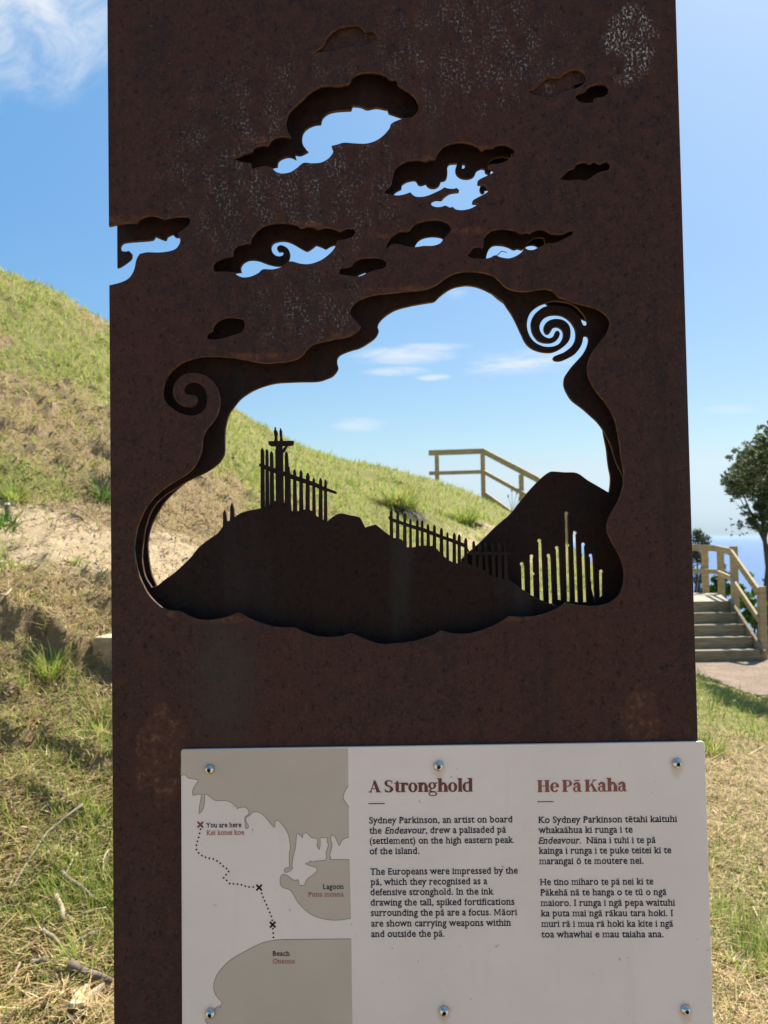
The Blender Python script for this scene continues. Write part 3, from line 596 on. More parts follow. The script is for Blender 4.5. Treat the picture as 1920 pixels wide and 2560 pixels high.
for pr in paras:
    mb = MB()
    for l_ in pr: tline(mb, *l_)
    mb.build('paragraph_lettering', NAVY, PANELO)
for (k_, t, x0, x1, y0, y1, m_) in (('m1', "You are here", 270, 590, 789, 785, NAVY), ('m1', "Kei konei koe", 275, 615, 857, 853, PALEBRICK), ('m1', "Lagoon", 1323, 1513, 1343, 1342, NAVY), ('m1', "Puna moana", 1190, 1513, 1412, 1410, PALEBRICK), ('m2', "Beach", 873, 1027, 683, 683, NAVY), ('m2', "Oneone", 873, 1073, 752, 752, PALEBRICK)):
    mb = MB(); tline(mb, k_, t, x0, x1, y0, y1, 41); mb.build('map_lettering', m_, PANELO)
# ---- bold high-contrast serif for the two headings
def ell_arc(cx, cy, rx, ry, tx, ty, a0, a1, n=20):
    v = []; f = []
    for i in range(n+1):
        a = R(a0+(a1-a0)*i/n); c_, s_ = math.cos(a), math.sin(a)
        v += [(cx+rx*c_, cy+ry*s_), (cx+(rx-tx)*c_, cy+(ry-ty)*s_)]
        if i: f.append((2*i-2, 2*i, 2*i+1, 2*i-1))
    return v, f
def rct(a, b, c_, d): return [(a, b), (c_, b), (c_, d), (a, d)], [(0, 1, 2, 3)]
def pl(*p): return list(p), [tuple(range(len(p)))]
def disc(cx, cy, r): return [(cx+r*math.cos(R(i*30)), cy+r*math.sin(R(i*30))) for i in range(12)], [tuple(range(12))]
SW = .19; se = .048
def foot(x0, x1): return rct(x0-.042, 0, x1+.042, se)
def flag(x0, y): return pl((x0-.065, y-se), (x0+.03, y-se-.03), (x0+.03, y+.01), (x0-.065, y-.012))
HG = {
 'o': ([ell_arc(.265, .245, .255, .26, .165, .06, 0, 360, 36)], .53),
 'n': ([rct(.065, 0, .065+SW, .5), foot(.065, .065+SW), flag(.065, .5), rct(.38, 0, .38+SW, .33), foot(.38, .38+SW), ell_arc(.345, .315, .18, .19, .145, .085, 0, 165)], .60),
 'h': ([rct(.065, 0, .065+SW, .76), foot(.065, .065+SW), flag(.065, .76), rct(.38, 0, .38+SW, .33), foot(.38, .38+SW), ell_arc(.345, .315, .18, .19, .145, .085, 0, 165)], .60),
 'l': ([rct(.065, 0, .065+SW, .76), foot(.065, .065+SW), flag(.065, .76)], .285),
 'r': ([rct(.065, 0, .065+SW, .5), foot(.065, .065+SW), flag(.065, .5), ell_arc(.345, .35, .16, .155, .09, .08, 60, 170), disc(.385, .405, .068)], .45),
 't': ([rct(.10, .08, .10+SW, .5), pl((.10, .5), (.245, .5), (.245, .63), (.21, .63)), rct(.03, .455, .35, .5), ell_arc(.27, .11, .17, .12, .145, .06, 180, 320)], .37),
 'd': ([ell_arc(.25, .245, .235, .26, .165, .06, 60, 300, 26), rct(.36, 0, .36+SW, .76), flag(.36, .76), pl((.37, 0), (.57, 0), (.57, .04), (.37, .06)), ell_arc(.30, .245, .20, .26, .08, .05, 60, 110), ell_arc(.30, .245, .20, .26, .08, .05, 250, 300)], .585),
 'g': ([ell_arc(.225, .33, .215, .18, .135, .05, 0, 360, 30), ell_arc(.255, -.10, .24, .125, .07, .05, 0, 360, 30), pl((.06, .10), (.16, .18), (.22, .16), (.14, .09), (.2, .055), (.42, .03), (.40, -.04), (.16, -.01), (.05, .03)), pl((.36, .44), (.42, .50), (.5, .51), (.5, .44), (.42, .43))], .51),
 'e': ([ell_arc(.255, .245, .245, .26, .16, .06, 10, 322, 34), rct(.13, .245, .485, .29)], .50),
 'a': ([rct(.26, .05, .26+.17, .34), ell_arc(.25, .335, .18, .18, .17, .07, 0, 155), disc(.105, .385, .062), ell_arc(.19, .14, .165, .155, .115, .05, 60, 300), pl((.20, .25), (.30, .28), (.30, .32), (.19, .29)), pl((.30, .06), (.42, .06), (.44, .035), (.5, .05), (.49, .0), (.38, -.012), (.31, .02)), pl((.18, -.012), (.24, -.008), (.30, .06), (.25, .06))], .50),
 'S': ([ell_arc(.265, .53, .235, .185, .16, .055, 40, 215, 22), ell_arc(.27, .18, .25, .195, .17, .06, -145, 30, 22), pl((.055, .48), (.10, .38), (.40, .245), (.50, .23), (.46, .31), (.20, .45)), pl((.40, .66), (.455, .70), (.47, .50), (.43, .50)), pl((.045, .20), (.09, .20), (.14, .05), (.055, .0))], .55),
 'A': ([pl((.07, 0), (.125, 0), (.335, .62), (.31, .7)), pl((.28, .7), (.39, .7), (.64, 0), (.44, 0), (.26, .6)), rct(.17, .19, .50, .24), rct(.0, 0, .2, se), rct(.40, 0, .69, se)], .70),
 'H': ([rct(.06, 0, .25, .7), rct(.44, 0, .63, .7), rct(.2, .335, .48, .385), rct(.01, 0, .29, se), rct(.39, 0, .67, se), rct(.01, .7-se, .29, .7), rct(.39, .7-se, .67, .7)], .70),
 'P': ([rct(.06, 0, .25, .7), rct(.01, 0, .31, se), rct(.01, .7-se, .24, .7), ell_arc(.30, .50, .245, .2, .145, .05, -95, 95, 22), rct(.2, .65, .31, .699), rct(.2, .30, .31, .35)], .575),
 'K': ([rct(.06, 0, .25, .7), rct(.01, 0, .29, se), rct(.01, .7-se, .29, .7), pl((.22, .28), (.27, .27), (.56, .67), (.50, .67)), pl((.33, .42), (.43, .48), (.66, .03), (.48, .03)), rct(.41, 0, .70, se), rct(.42, .7-se, .66, .7)], .70),
 ' ': ([], .17)}
HG['ā'] = (HG['a'][0]+[rct(.09, .58, .39, .635)], HG['a'][1])
def hglyph(ch):
    parts, adv = HG[ch]; v = []; f = []
    yw = (lambda y: y*1.12 if y < .5 else .56+(y-.5)*.92) if ch.islower() else (lambda y: y)
    if ch == 'ā': yw = lambda y: y*1.12 if y < .54 else y+.055
    for i, (pv, pf) in enumerate(parts):
        n = len(v); v += [(x, yw(y), i) for x, y in pv]; f += [tuple(j+n for j in q) for q in pf]
    return v, f, adv-.015
for (k_, t, x0, x1, y0, y1, m_) in (('t3', "A Stronghold", 150, 1088, 472, 465, MAROON), ('t4', "He Pā Kaha", 84, 892, 470, 462, BRICK)):
    (a, b) = P(k_, f"{x0},{y0} {x1},{y1}"); mb = MB(); place_line(mb, t, a, b, 105/s3, hglyph, .7); mb.build('heading_lettering', m_, PANELO)
for (k_, x0, x1, y, m_) in (('t3', 148, 296, 573, MAROON), ('t4', 84, 230, 556, BRICK)):
    mb = MB(); ribbon(mb, [plane(*p, PF) for p in P(k_, f"{x0},{y+1} {x1},{y-1}")], .0012, PF-.0003); mb.build('heading_rule', m_, PANELO)
bpy.data.objects.remove(fo)
# ---- button-head bolts
chrome = Mat('bright_steel', .13, 1, .5); chrome.color((.60, .59, .57)); chrome.L.new(chrome.ramp(chrome.noise(600, 3), .3, .7, .16, .32), chrome.b.inputs['Roughness'])
SOCK = simple('bolt_socket', (.02, .02, .02), .5)
def bolt(px, py):
    s_, z_ = plane(px, py, PF); prof = [(.0061, -.0006), (.0061, .0006), (.0058, .0019), (.0051, .0033), (.0041, .0044), (.0031, .0050), (.0023, .0053)]; n = 20; v = []; f = []
    for r, h in prof:
        for i in range(n): v.append((s_+r*math.cos(2*math.pi*i/n), PF-.0006-h, z_+r*math.sin(2*math.pi*i/n)))
    for j in range(len(prof)-1):
        for i in range(n): f.append((j*n+i, j*n+(i+1) % n, (j+1)*n+(i+1) % n, (j+1)*n+i))
    o = pydata('bolt', v, f, chrome.m, PANELO, True)
    mb = MB(); hx = [(s_+.0026*math.cos(R(60*i+15)), z_+.0026*math.sin(R(60*i+15))) for i in range(6)]
    mb.add([(x, PF-.00595, z) for x, z in hx]+[(x, PF-.0035, z) for x, z in hx], [tuple(range(6, 12))]+[(i, (i+1) % 6, 6+(i+1) % 6, 6+i) for i in range(6)])
    o.data.materials.append(SOCK); me = o.data
    bm = bmesh.new(); bm.from_mesh(me); base = len(bm.verts); vs = [bm.verts.new(p) for p in mb.v]
    for q in mb.f: bm.faces.new([vs[i] for i in q]).material_index = 1
    bmesh.ops.recalc_face_normals(bm, faces=bm.faces[:]); bm.to_mesh(me); bm.free()
for p in ((524.5, 1922.5), (1096.3, 1914.5), (1692, 1908.5), (526.5, 2532), (1110, 2527), (1713.5, 2523.5)): bolt(*p)
# ------------------------------------------------------------------ terrain (heights relative to the eye, EYE = 1.5 m)
def vnoise(x, y, seed=0):
    x = np.asarray(x, float); y = np.asarray(y, float)
    xi = np.floor(x).astype(np.int64); yi = np.floor(y).astype(np.int64); fx = x-xi; fy = y-yi
    fx = fx*fx*(3-2*fx); fy = fy*fy*(3-2*fy)
    def h(a, b):
        v = (a*374761393 + b*668265263 + seed*974634777) & 0xffffffff
        v = ((v ^ (v >> 13))*1274126177) & 0xffffffff
        return ((v ^ (v >> 16)) & 0xffff)/65535.0
    return (h(xi, yi)*(1-fx)+h(xi+1, yi)*fx)*(1-fy) + (h(xi, yi+1)*(1-fx)+h(xi+1, yi+1)*fx)*fy
def fbm(x, y, seed=0, o=4, g=.5):
    s = 0; a = 1; t = 0
    for i in range(o): s = s + a*vnoise(np.asarray(x)*2**i, np.asarray(y)*2**i, seed+i*17); t += a; a *= g
    return s/t
def sst(x, a, b):
    t = np.clip((x-a)/(b-a), 0, 1); return t*t*(3-2*t)
FL = [(0, -1.5), (1.3, -1.5)]
def column(px, near, knots, far):
    u = ut(px, 1350)[0]; ys = [-3, 1.2]; zs = [-1.5, -1.5]
    for py, Y in knots:
        ys.append(Y); zs.append(ut(px, py)[1]*Y)
    for Y, z in far: ys.append(Y); zs.append(z)
    return u, ys, zs
COLS = [
 column(-420, 0, [(2560, 2.3), (2200, 2.9), (1850, 3.6), (1600, 4.4), (1350, 5.6), (1050, 7.2), (850, 8.8), (700, 10.5), (560, 12.5)], [(14.5, 6.5), (18, 7.2), (26, 6.5), (60, -8), (120, -45), (260, -64)]),
 column(0, 0, [(2560, 2.5), (2300, 2.9), (1900, 3.75), (1650, 4.5), (1450, 5.5), (1200, 7), (1000, 8.5), (800, 10.6), (676, 12.8)], [(14.2, 4.72), (17, 5.0), (24, 4.6), (60, -9), (120, -46), (260, -64)]),
 column(270, 0, [(2560, 2.5), (2300, 2.95), (1900, 3.9), (1650, 4.75), (1450, 5.8), (1200, 7.5), (1000, 9.3), (870, 11.3), (790, 13.2)], [(14.6, 3.98), (17, 4.15), (24, 3.8), (60, -10), (120, -46), (260, -64)]),
 column(585, 0, [(2560, 2.5), (2200, 3.2), (1900, 4.0), (1680, 4.9), (1500, 6.1), (1300, 8), (1150, 10.8), (1060, 13.4), (1023, 15.2)], [(16.5, 2.62), (18.5, 2.7), (25, 2.2), (60, -12), (120, -47), (260, -64)]),
 column(830, 0, [(2560, 2.5), (2200, 3.2), (1900, 4.1), (1680, 5.2), (1500, 6.8), (1350, 8.8), (1250, 11.5), (1175, 14.8), (1145, 17)], [(18.4, 1.84), (20.5, 1.85), (27, 1.2), (60, -14), (120, -48), (260, -64)]),
 column(1100, 0, [(2560, 2.5), (2200, 3.25), (1900, 4.2), (1700, 5.5), (1500, 8.2), (1400, 10), (1300, 12.8), (1222, 16.5), (1195, 19)], [(20.5, 1.52), (22, 1.5), (28, .6), (60, -15), (120, -49), (260, -64)]),
 column(1290, 0, [(2560, 2.5), (2200, 3.3), (1900, 4.5), (1700, 6.2), (1550, 8.6), (1450, 10.8), (1350, 14), (1295, 17), (1274, 18.6)], [(20, .68), (22, .5), (28, -.8), (60, -17), (120, -50), (260, -64)]),
 column(1480, 0, [(2560, 2.55), (2200, 3.4), (1900, 4.9), (1750, 6.6), (1650, 8.6), (1540, 11), (1450, 13.8), (1385, 16.2)], [(17.5, -.3), (20, -1.2), (28, -5), (60, -22), (120, -52), (260, -64)]),
 column(1745, 0, [(2560, 2.75), (2200, 3.95), (1850, 6.9), (1760, 8.9), (1690, 11.3), (1653, 12.8)], [(14, -1.95), (15.5, -2.1), (17, -3.0), (20, -5.5), (30, -14), (60, -32), (120, -56), (260, -64)]),
 column(1920, 0, [(2560, 2.85), (2200, 4.15), (1880, 6.9), (1790, 8.6), (1710, 10.6), (1658, 12.7)], [(13.6, -1.96), (14.4, -2.3), (17, -4.3), (20, -6.5), (30, -16), (60, -35), (120, -57), (260, -64)]),
 column(2400, 0, [(2560, 2.9), (2200, 4.3), (1890, 6.9), (1800, 8.4), (1735, 10), (1680, 11.8)], [(13, -2.1), (15, -3.8), (20, -7.5), (30, -17), (60, -36), (120, -58), (260, -64)])]
_us = np.array([c[0] for c in COLS]); LY = np.linspace(math.log(1.0), math.log(260), 420); YG = np.exp(LY)
UG = np.linspace(_us[0], _us[-1], 161)
_t = np.array([np.interp(YG, c[1], c[2]) for c in COLS])
TAB = np.array([np.interp(UG, _us, _t[:, j]) for j in range(len(YG))]).T
def box(a, n, ax):
    pad = [(0, 0), (0, 0)]; pad[ax] = (n, n); b = np.pad(a, pad, mode='edge'); c = np.cumsum(b, ax)
    c = np.insert(c, 0, 0, ax); w = 2*n+1
    return (np.take(c, range(w, c.shape[ax]), ax)-np.take(c, range(0, c.shape[ax]-w), ax))/w
for _ in range(2): TAB = box(TAB, 4, 0); TAB = box(TAB, 4, 1)
def ledge(X, Y, x0, x1, y0, h, fade, seed, slope=0):
    yl = y0 + slope*(X-x0) + (fbm(X*2.3, Y*0+seed, seed, 3)-.5)*.5 + (fbm(X*9, Y*9, seed+3, 3)-.5)*.22
    lat = sst(X, x0-.15, x0+.25)*(1-sst(X, x1-.25, x1+.15))
    d = Y-yl
    return h*lat*(sst(d, -.03, .05))*np.exp(-np.maximum(d, 0)/fade)
LEDGES = [(-2.75, -1.55, 4.60, .24, .5, 5, 0.0), (-1.75, -1.1, 4.95, .14, .5, 13, 0.1), (-2.1, -1.1, 3.85, .09, .4, 9, 0.1), (-2.9, -2.2, 8.0, .13, .6, 21, .15), (-4.4, -3.3, 7.6, .09, .5, 33, .1), (-2.5, -1.2, 3.35, .06, .3, 41, 0.05),
          (-2.6, -2.0, 7.3, .12, .5, 52, .1), (1.3, 2.7, 13.5, .10, .8, 61, .2), (-.9, .9, 15.5, .08, .7, 71, .1)]
def ground0(X, Y):
    """smooth ground, height relative to the eye"""
    X = np.asarray(X, float); Y = np.asarray(Y, float)
    Yc = np.clip(Y, 1.0, 259); u = np.clip(X/np.maximum(Y, 1.6), UG[0], UG[-1]-1e-6)
    fu = (u-UG[0])/(UG[1]-UG[0]); fl = (np.log(Yc)-LY[0])/(LY[1]-LY[0])
    iu = np.clip(np.floor(fu).astype(int), 0, len(UG)-2); il = np.clip(np.floor(fl).astype(int), 0, len(LY)-2); a = fu-iu; b = fl-il
    z = (TAB[iu, il]*(1-a)+TAB[iu+1, il]*a)*(1-b)+(TAB[iu, il+1]*(1-a)+TAB[iu+1, il+1]*a)*b
    return z
def pathmask(X, Y):                       # gravel: beyond the line from (3.9,13) to (4.35,9.4) to (5,7.6)
    xe = np.interp(Y, [4, 6.6, 8.2, 9.4, 11.2, 12.6, 13.5], [8.5, 5.9, 4.8, 4.28, 3.98, 4.0, 4.1]) + (fbm(X*1.5, Y*1.5, 77, 3)-.5)*.35
    return sst(X-xe, -.06, .06)*(1-sst(Y, 13.6, 14.0))*(1-sst(X, 9, 11))
def ground(X, Y):
    z = ground0(X, Y); D = np.hypot(X, Y)
    front = sst(Y, 1.5, 2.6)*(1-sst(D, 40, 80)); pm = pathmask(X, Y)
    rough = (.30*(fbm(X*.55, Y*.55, 3, 3)-.5) + .14*(fbm(X*2.1, Y*2.1, 5, 3)-.5))*(.35+.65*sst(-X/np.maximum(Y, 1), -.25, .15))*sst(Y, 2.2, 5)*.8
    clod = np.maximum(fbm(X*7, Y*7, 9, 3)-.45, 0)*.20*(.4+sst(fbm(X*.9, Y*.9, 31, 2), .4, .65))*sst(-X/np.maximum(Y, 1), -.2, .2)
    z = z + (rough + clod)*front*(1-pm)
    z = z + np.clip((-X-1.5)*.55, 0, 2.6)*(1-sst(Y, -.2, 1.6))*(1-sst(D, 8, 25))  # unseen bank raised behind the eye to bounce warm light onto the panel
    fl = sst(X, 3.2, 4.3)*(1-sst(X, 6.6, 7.4))*sst(Y, 10.2, 12.2)*(1-sst(Y, 13.4, 14.2)); z = z*(1-fl) + (-1.935)*fl
    for L_ in LEDGES: z = z + ledge(X, Y, *L_)*front
    return z
def hit(px, py, fn=ground):
    d = ray(px, py); d = np.array(d)/d.y
    ys = np.exp(np.linspace(math.log(1.4), math.log(60), 1500)); g = fn(d[0]*ys, ys) - d[2]*ys
    i = np.argmax(g > 0)
    return d[0]*ys[i], ys[i], fn(d[0]*ys[i:i+1], ys[i:i+1])[0]
def cover(X, Y):
    """(grass amount, greenness, clay) from where things grow on the slope"""
    u = X/np.maximum(Y, 1.2)
    g1 = fbm(X*.55, Y*.40, 101, 4); g2 = fbm(X*1.7, Y*1.3, 113, 4)
    green = sst(g1*.55+g2*.45, .44, .60)
    left = sst(-u, .10, .20)
    clay = np.exp(-(((X+2.35)/1.15)**2+((Y-6.15)/.62)**2))*1.2 + np.exp(-(((X+1.3)/.55)**2+((Y-6.6)/.7)**2))*1.0 + .8*np.exp(-(((X-1.25)/.5)**2+((Y-11.6)/1.6)**2)) + .8*np.exp(-(((X-2.1)/.6)**2+((Y-13.4)/1.2)**2)) + .75*sst(fbm(X*1.1, Y*1.1, 131, 3), .53, .66)*(.5+.5*left)*(1-left)*(1-sst(Y, 8.6, 10.2))
    clay = np.clip(clay*(.55+.9*(g2-.25)), 0, 1)
    drybelt = sst(.95*np.exp(-((Y-8.2)/1.5)**2)*left + np.exp(-((Y-2.55)/.38)**2) + .9*sst(u, .3, .36)*np.exp(-((Y-4.6)/1.5)**2), .2, .9)
    clay = np.maximum(clay, (1-sst(Y, .3, 1.6))*(.75+.25*g2))  # ground around and behind the eye made pale to bounce warm light
    green = np.clip(green + .65*left*np.exp(-((Y-3.6)/.7)**2)*(g2+.3), 0, 1)
    green = np.clip(green*(1-.75*drybelt) + .70*sst(Y, 9.0, 11.5)*sst(u, -.3, -.12)+.42*sst(Y, 9.0, 11.5)*(.4+g2), 0, 1)
    green = np.maximum(green, sst(u, .22, .3)*sst(Y, 6.4, 8.0)*.95)
    dark = left*np.exp(-((Y-4.35)/.75)**2)*sst(fbm(X*2.2, Y*2.2, 151, 3), .35, .55)
    return green, clay, np.clip(dark, 0, 1)
# polar sheet, fine in front of the eye, reaching the shore
th = np.concatenate([np.linspace(-180, -42, 56)[:-1], np.linspace(-42, 36, 470), np.linspace(36, 180, 58)[1:-1]])
th = np.radians(th); rad_ = np.concatenate([[.25, .7, 1.2, 1.7], np.exp(np.linspace(math.log(2.1), math.log(22), 420)), np.exp(np.linspace(math.log(23), math.log(260), 40))])
TT, RR = np.meshgrid(th, rad_, indexing='ij'); X = RR*np.sin(TT); Y = RR*np.cos(TT)
Z = ground(X, Y); nT, nR = X.shape
idx = np.arange(nT*nR).reshape(nT, nR); nx_ = np.roll(idx, -1, 0)
q = np.stack([idx[:, :-1], nx_[:, :-1], nx_[:, 1:], idx[:, 1:]], -1).reshape(-1, 4)[:, ::-1]
def np_mesh(name, verts, quads, m, parent=None, smooth=False, attrs=None):
    me = bpy.data.meshes.new(name); k_ = quads.shape[1]
    me.vertices.add(len(verts)); me.vertices.foreach_set('co', np.ascontiguousarray(verts, np.float32).ravel())
    me.loops.add(quads.size); me.loops.foreach_set('vertex_index', quads.ravel().astype(np.int32))
    me.polygons.add(len(quads)); me.polygons.foreach_set('loop_start', np.arange(0, quads.size, k_, dtype=np.int32))
    me.update(calc_edges=True)
    for nm, arr in (attrs or {}).items():
        a = me.attributes.new(nm, 'FLOAT_COLOR', 'POINT'); b = np.ones((len(verts), 4), np.float32); b[:, :3] = arr; a.data.foreach_set('color', b.ravel())
    return link(name, me, m, parent, smooth)
# soil material: dry thatch, green moss of short grass, clay and dark humus, by attribute and fine noise
k = Mat('soil', .95, 0, .15)
at = k.attr('cover'); sp3 = k.N.new('ShaderNodeSeparateColor'); k.L.new(at.outputs['Color'], sp3.inputs[0])
f1 = k.noise(9, 6, .65); f2 = k.noise(45, 5, .7); f3 = k.noise(160, 3, .7)
c = k.mix(k.ramp(f2, .35, .65), (.25, .17, .09), (.42, .31, .165))
gcol = k.mix(k.ramp(f2, .35, .65), (.19, .19, .055), (.34, .31, .11))
c = k.mix(k.ramp(k.math('ADD', sp3.outputs[0], k.math('MULTIPLY', k.math('SUBTRACT', f1, .5), 1.3)), .35, .7), c, gcol)
cl_ = k.mix(k.ramp(f1, .3, .7), (.50, .37, .215), (.66, .51, .32))
c = k.mix(k.ramp(k.math('ADD', sp3.outputs[1], k.math('MULTIPLY', k.math('SUBTRACT', f1, .5), .9)), .35, .65), c, cl_)
c = k.mix(k.math('MULTIPLY', sp3.outputs[2], k.ramp(f2, .4, .65, 0, .8)), c, (.12, .088, .055))
c = k.mix(k.math('MULTIPLY', k.ramp(f3, .55, .7), .35), c, (.07, .05, .03))
k.color(c); k.bump(k.math('ADD', f2, k.math('MULTIPLY', f3, .6)), .9, .03); SOIL = k.m
cg, cc, cd = cover(X, Y)
GR = np_mesh('hillside', np.stack([X, Y, Z+CAMZ], -1).reshape(-1, 3), q, SOIL, None, True, {'cover': np.stack([cg, cc, cd], -1).reshape(-1, 3)})
tag(GR, kind='structure')
def gz(x, y): return float(ground(np.array([x]), np.array([y]))[0]) + CAMZ
# sea
k = Mat('sea_water', .45, 0, .22); k.color((.022, .095, .235)); w1 = k.noise(.11, 3, .6); w2 = k.noise(.9, 3, .6)
k.bump(k.math('ADD', w1, k.math('MULTIPLY', w2, .15)), .55, 3.0)
rs = np.concatenate([[.0], np.exp(np.linspace(math.log(60), math.log(30000), 60))]); ta = np.radians(np.arange(0, 360, 5))
vs = [(0, 0, -60+CAMZ)] + [(r*math.sin(a), r*math.cos(a), -60+CAMZ) for r in rs[1:] for a in ta]; nn = len(ta)
fs = [(0, 1+(i+1) % nn, 1+i) for i in range(nn)] + [(1+j*nn+i, 1+j*nn+(i+1) % nn, 1+(j+1)*nn+(i+1) % nn, 1+(j+1)*nn+i) for j in range(len(rs)-2) for i in range(nn)]
tag(pydata('sea', vs, fs, k.m, None, True), kind='structure')
# gravel path, a sheet just above the soil
gx = np.linspace(3.4, 11, 170); gy = np.linspace(5.6, 14.0, 170); GX, GY = np.meshgrid(gx, gy, indexing='ij')
pm = pathmask(GX, GY); GZ = ground(GX, GY) + CAMZ + .012
ii = np.arange(GX.size).reshape(GX.shape); qq = np.stack([ii[:-1, :-1], ii[1:, :-1], ii[1:, 1:], ii[:-1, 1:]], -1).reshape(-1, 4)
qq = qq[(pm.ravel()[qq].min(1) > .5)]
k = Mat('gravel', .95, 0, .2); g1 = k.noise(3, 4); g2 = k.noise(70, 4, .8); g3 = k.noise(28, 3, .8)
c = k.mix(k.ramp(g1, .35, .65), (.26, .19, .135), (.335, .25, .18)); c = k.mix(k.ramp(g2, .52, .64), c, (.42, .345, .28)); c = k.mix(k.ramp(g3, .46, .36), c, (.13, .095, .07))
k.color(c); k.bump(k.math('ADD', g2, g3), 1, .02)
GP = np_mesh('gravel_path', np.stack([GX, GY, GZ], -1).reshape(-1, 3), qq, k.m, None, True); tag(GP, kind='structure')

# ------------------------------------------------------------------ grass and litter
def leafmat(name, transl=.45, rough=.55):
    k = Mat(name, rough, 0, .25); a = k.attr('tint'); k.L.new(a.outputs['Color'], k.b.inputs['Base Color'])
    tr = k.N.new('ShaderNodeBsdfTranslucent'); k.L.new(a.outputs['Color'], tr.inputs[0]); ms = k.N.new('ShaderNodeMixShader'); ms.inputs[0].default_value = transl
    out = k.N['Material Output']; k.L.new(k.b.outputs[0], ms.inputs[1]); k.L.new(tr.outputs[0], ms.inputs[2]); k.L.new(ms.outputs[0], out.inputs[0]); return k.m
LEAF = leafmat('grass_blade'); STRAWM = leafmat('dry_straw', .3)
def blades(x, y, z, ln, wd, az, lean, bend, seg=3):
    """curved tapering blades: az = heading, lean = angle from upright, bend = extra lean at the tip"""
    n = len(x); V = np.zeros((n, 2*(seg+1), 3), np.float32); px = np.array(x, float); py = np.array(y, float); pz = np.array(z, float)
    sx, sy = np.cos(az+np.pi/2), np.sin(az+np.pi/2)
    for i in range(seg+1):
        w = wd*(1-(i/seg)**1.6)*.5 + .0002
        V[:, 2*i] = np.stack([px-sx*w, py-sy*w, pz], -1); V[:, 2*i+1] = np.stack([px+sx*w, py+sy*w, pz], -1)
        a = lean+bend*(i+.5)/seg; st = ln/seg
        px = px+np.cos(az)*np.sin(a)*st; py = py+np.sin(az)*np.sin(a)*st; pz = pz+np.cos(a)*st
    b = (np.arange(n)*2*(seg+1))[:, None, None]; s = (2*np.arange(seg))[None, :, None]; o = np.array([0, 1, 3, 2])[None, None, :]
    return V.reshape(-1, 3), (b+s+o).reshape(-1, 4)
def scatter(n, y0, y1, u0=-.60, u1=.62, p=1.0):
    r = rng.random(n); Yp = (y0**(1-p)+r*(y1**(1-p)-y0**(1-p)))**(1/(1-p)) if p != 1 else y0*(y1/y0)**r
    u = rng.uniform(u0, u1, n); return u*Yp, Yp
def keep(x, y, pr): m = rng.random(len(x)) < pr; return x[m], y[m]
def ok_zone(x, y): return (pathmask(x, y) < .3) & ~((x > 4.0) & (y > 12.2) & (y < 17.2)) & (np.hypot(x, y-1) > .6)
def tint(n, cols, var=.18):
    c = np.array(cols)[rng.integers(0, len(cols), n)]; return np.clip(c*(1+rng.normal(0, var, (n, 1)))*(1+rng.normal(0, .05, (n, 3))), .01, .9)
GREENS = [(.21, .30, .04), (.28, .35, .06), (.37, .39, .09), (.20, .33, .045), (.44, .41, .13)]
STRAWS = [(.56, .41, .20), (.48, .34, .16), (.66, .51, .28), (.36, .26, .13), (.60, .43, .19)]
def build_blades(name, lots, m):
    V = []; Q = []; C = []; n0 = 0
    for (x, y, ln, wd, az, lean, bend, col, dz) in lots:
        z = ground(x, y)+CAMZ+dz; v, f = blades(x, y, z, ln, wd, az, lean, bend); V.append(v); Q.append(f+n0); n0 += len(v); C.append(np.repeat(col, 8, 0))
    o = np_mesh(name, np.concatenate(V), np.concatenate(Q), m, None, False, {'tint': np.concatenate(C)}); tag(o, kind='stuff'); return o
lots = []; slots = []
def wid(y, w): return w*np.clip(y/4.5, .8, 3.2)
# green turf
x, y = scatter(210000, 2.2, 21, p=1.35); g, cc, cd = cover(x, y); pr = (.10+.95*g*(.35+.65*sst(fbm(x*4, y*4, 171, 3), .38, .58)))*(1-.92*cc)
m = ok_zone(x, y); x, y = x[m], y[m]; x, y = keep(x, y, pr[m]); n = len(x); g = cover(x, y)[0]
tall = .55+.9*fbm(x*1.3, y*1.3, 181, 3)
lots.append((x, y, rng.uniform(.05, .14, n)*tall*(.8+.3*g), wid(y, rng.uniform(.003, .006, n)), rng.uniform(0, 6.28, n), rng.uniform(.05, .7, n), rng.uniform(.2, 1.3, n), tint(n, GREENS), -.01))
# short broad green leaves matting the near bank
x, y = scatter(90000, 2.3, 6.5, -.6, .6, p=1.3); g, cc, cd = cover(x, y); m = ok_zone(x, y); pr = (.05+.9*g*sst(fbm(x*6, y*6, 191, 3), .42, .58))*(1-.9*cc); x, y = x[m], y[m]; x, y = keep(x, y, pr[m]); n = len(x)
lots.append((x, y, rng.uniform(.025, .075, n), rng.uniform(.005, .011, n), rng.uniform(0, 6.28, n), rng.uniform(.3, 1.4, n), rng.uniform(.1, 1.2, n), tint(n, GREENS+[(.10, .20, .03), (.07, .14, .03)]), -.005))
# yellowing blades
x, y = scatter(90000, 2.2, 21, p=1.35); cc = cover(x, y)[1]; m = ok_zone(x, y); x, y = x[m], y[m]; x, y = keep(x, y, .55*(1-.9*cc[m])); n = len(x)
lots.append((x, y, rng.uniform(.05, .15, n), wid(y, rng.uniform(.003, .005, n)), rng.uniform(0, 6.28, n), rng.uniform(.2, 1.1, n), rng.uniform(.2, 1.2, n), tint(n, [(.30, .28, .09), (.38, .32, .12), (.26, .25, .07)]), -.01))
build_blades('grass', lots, LEAF)
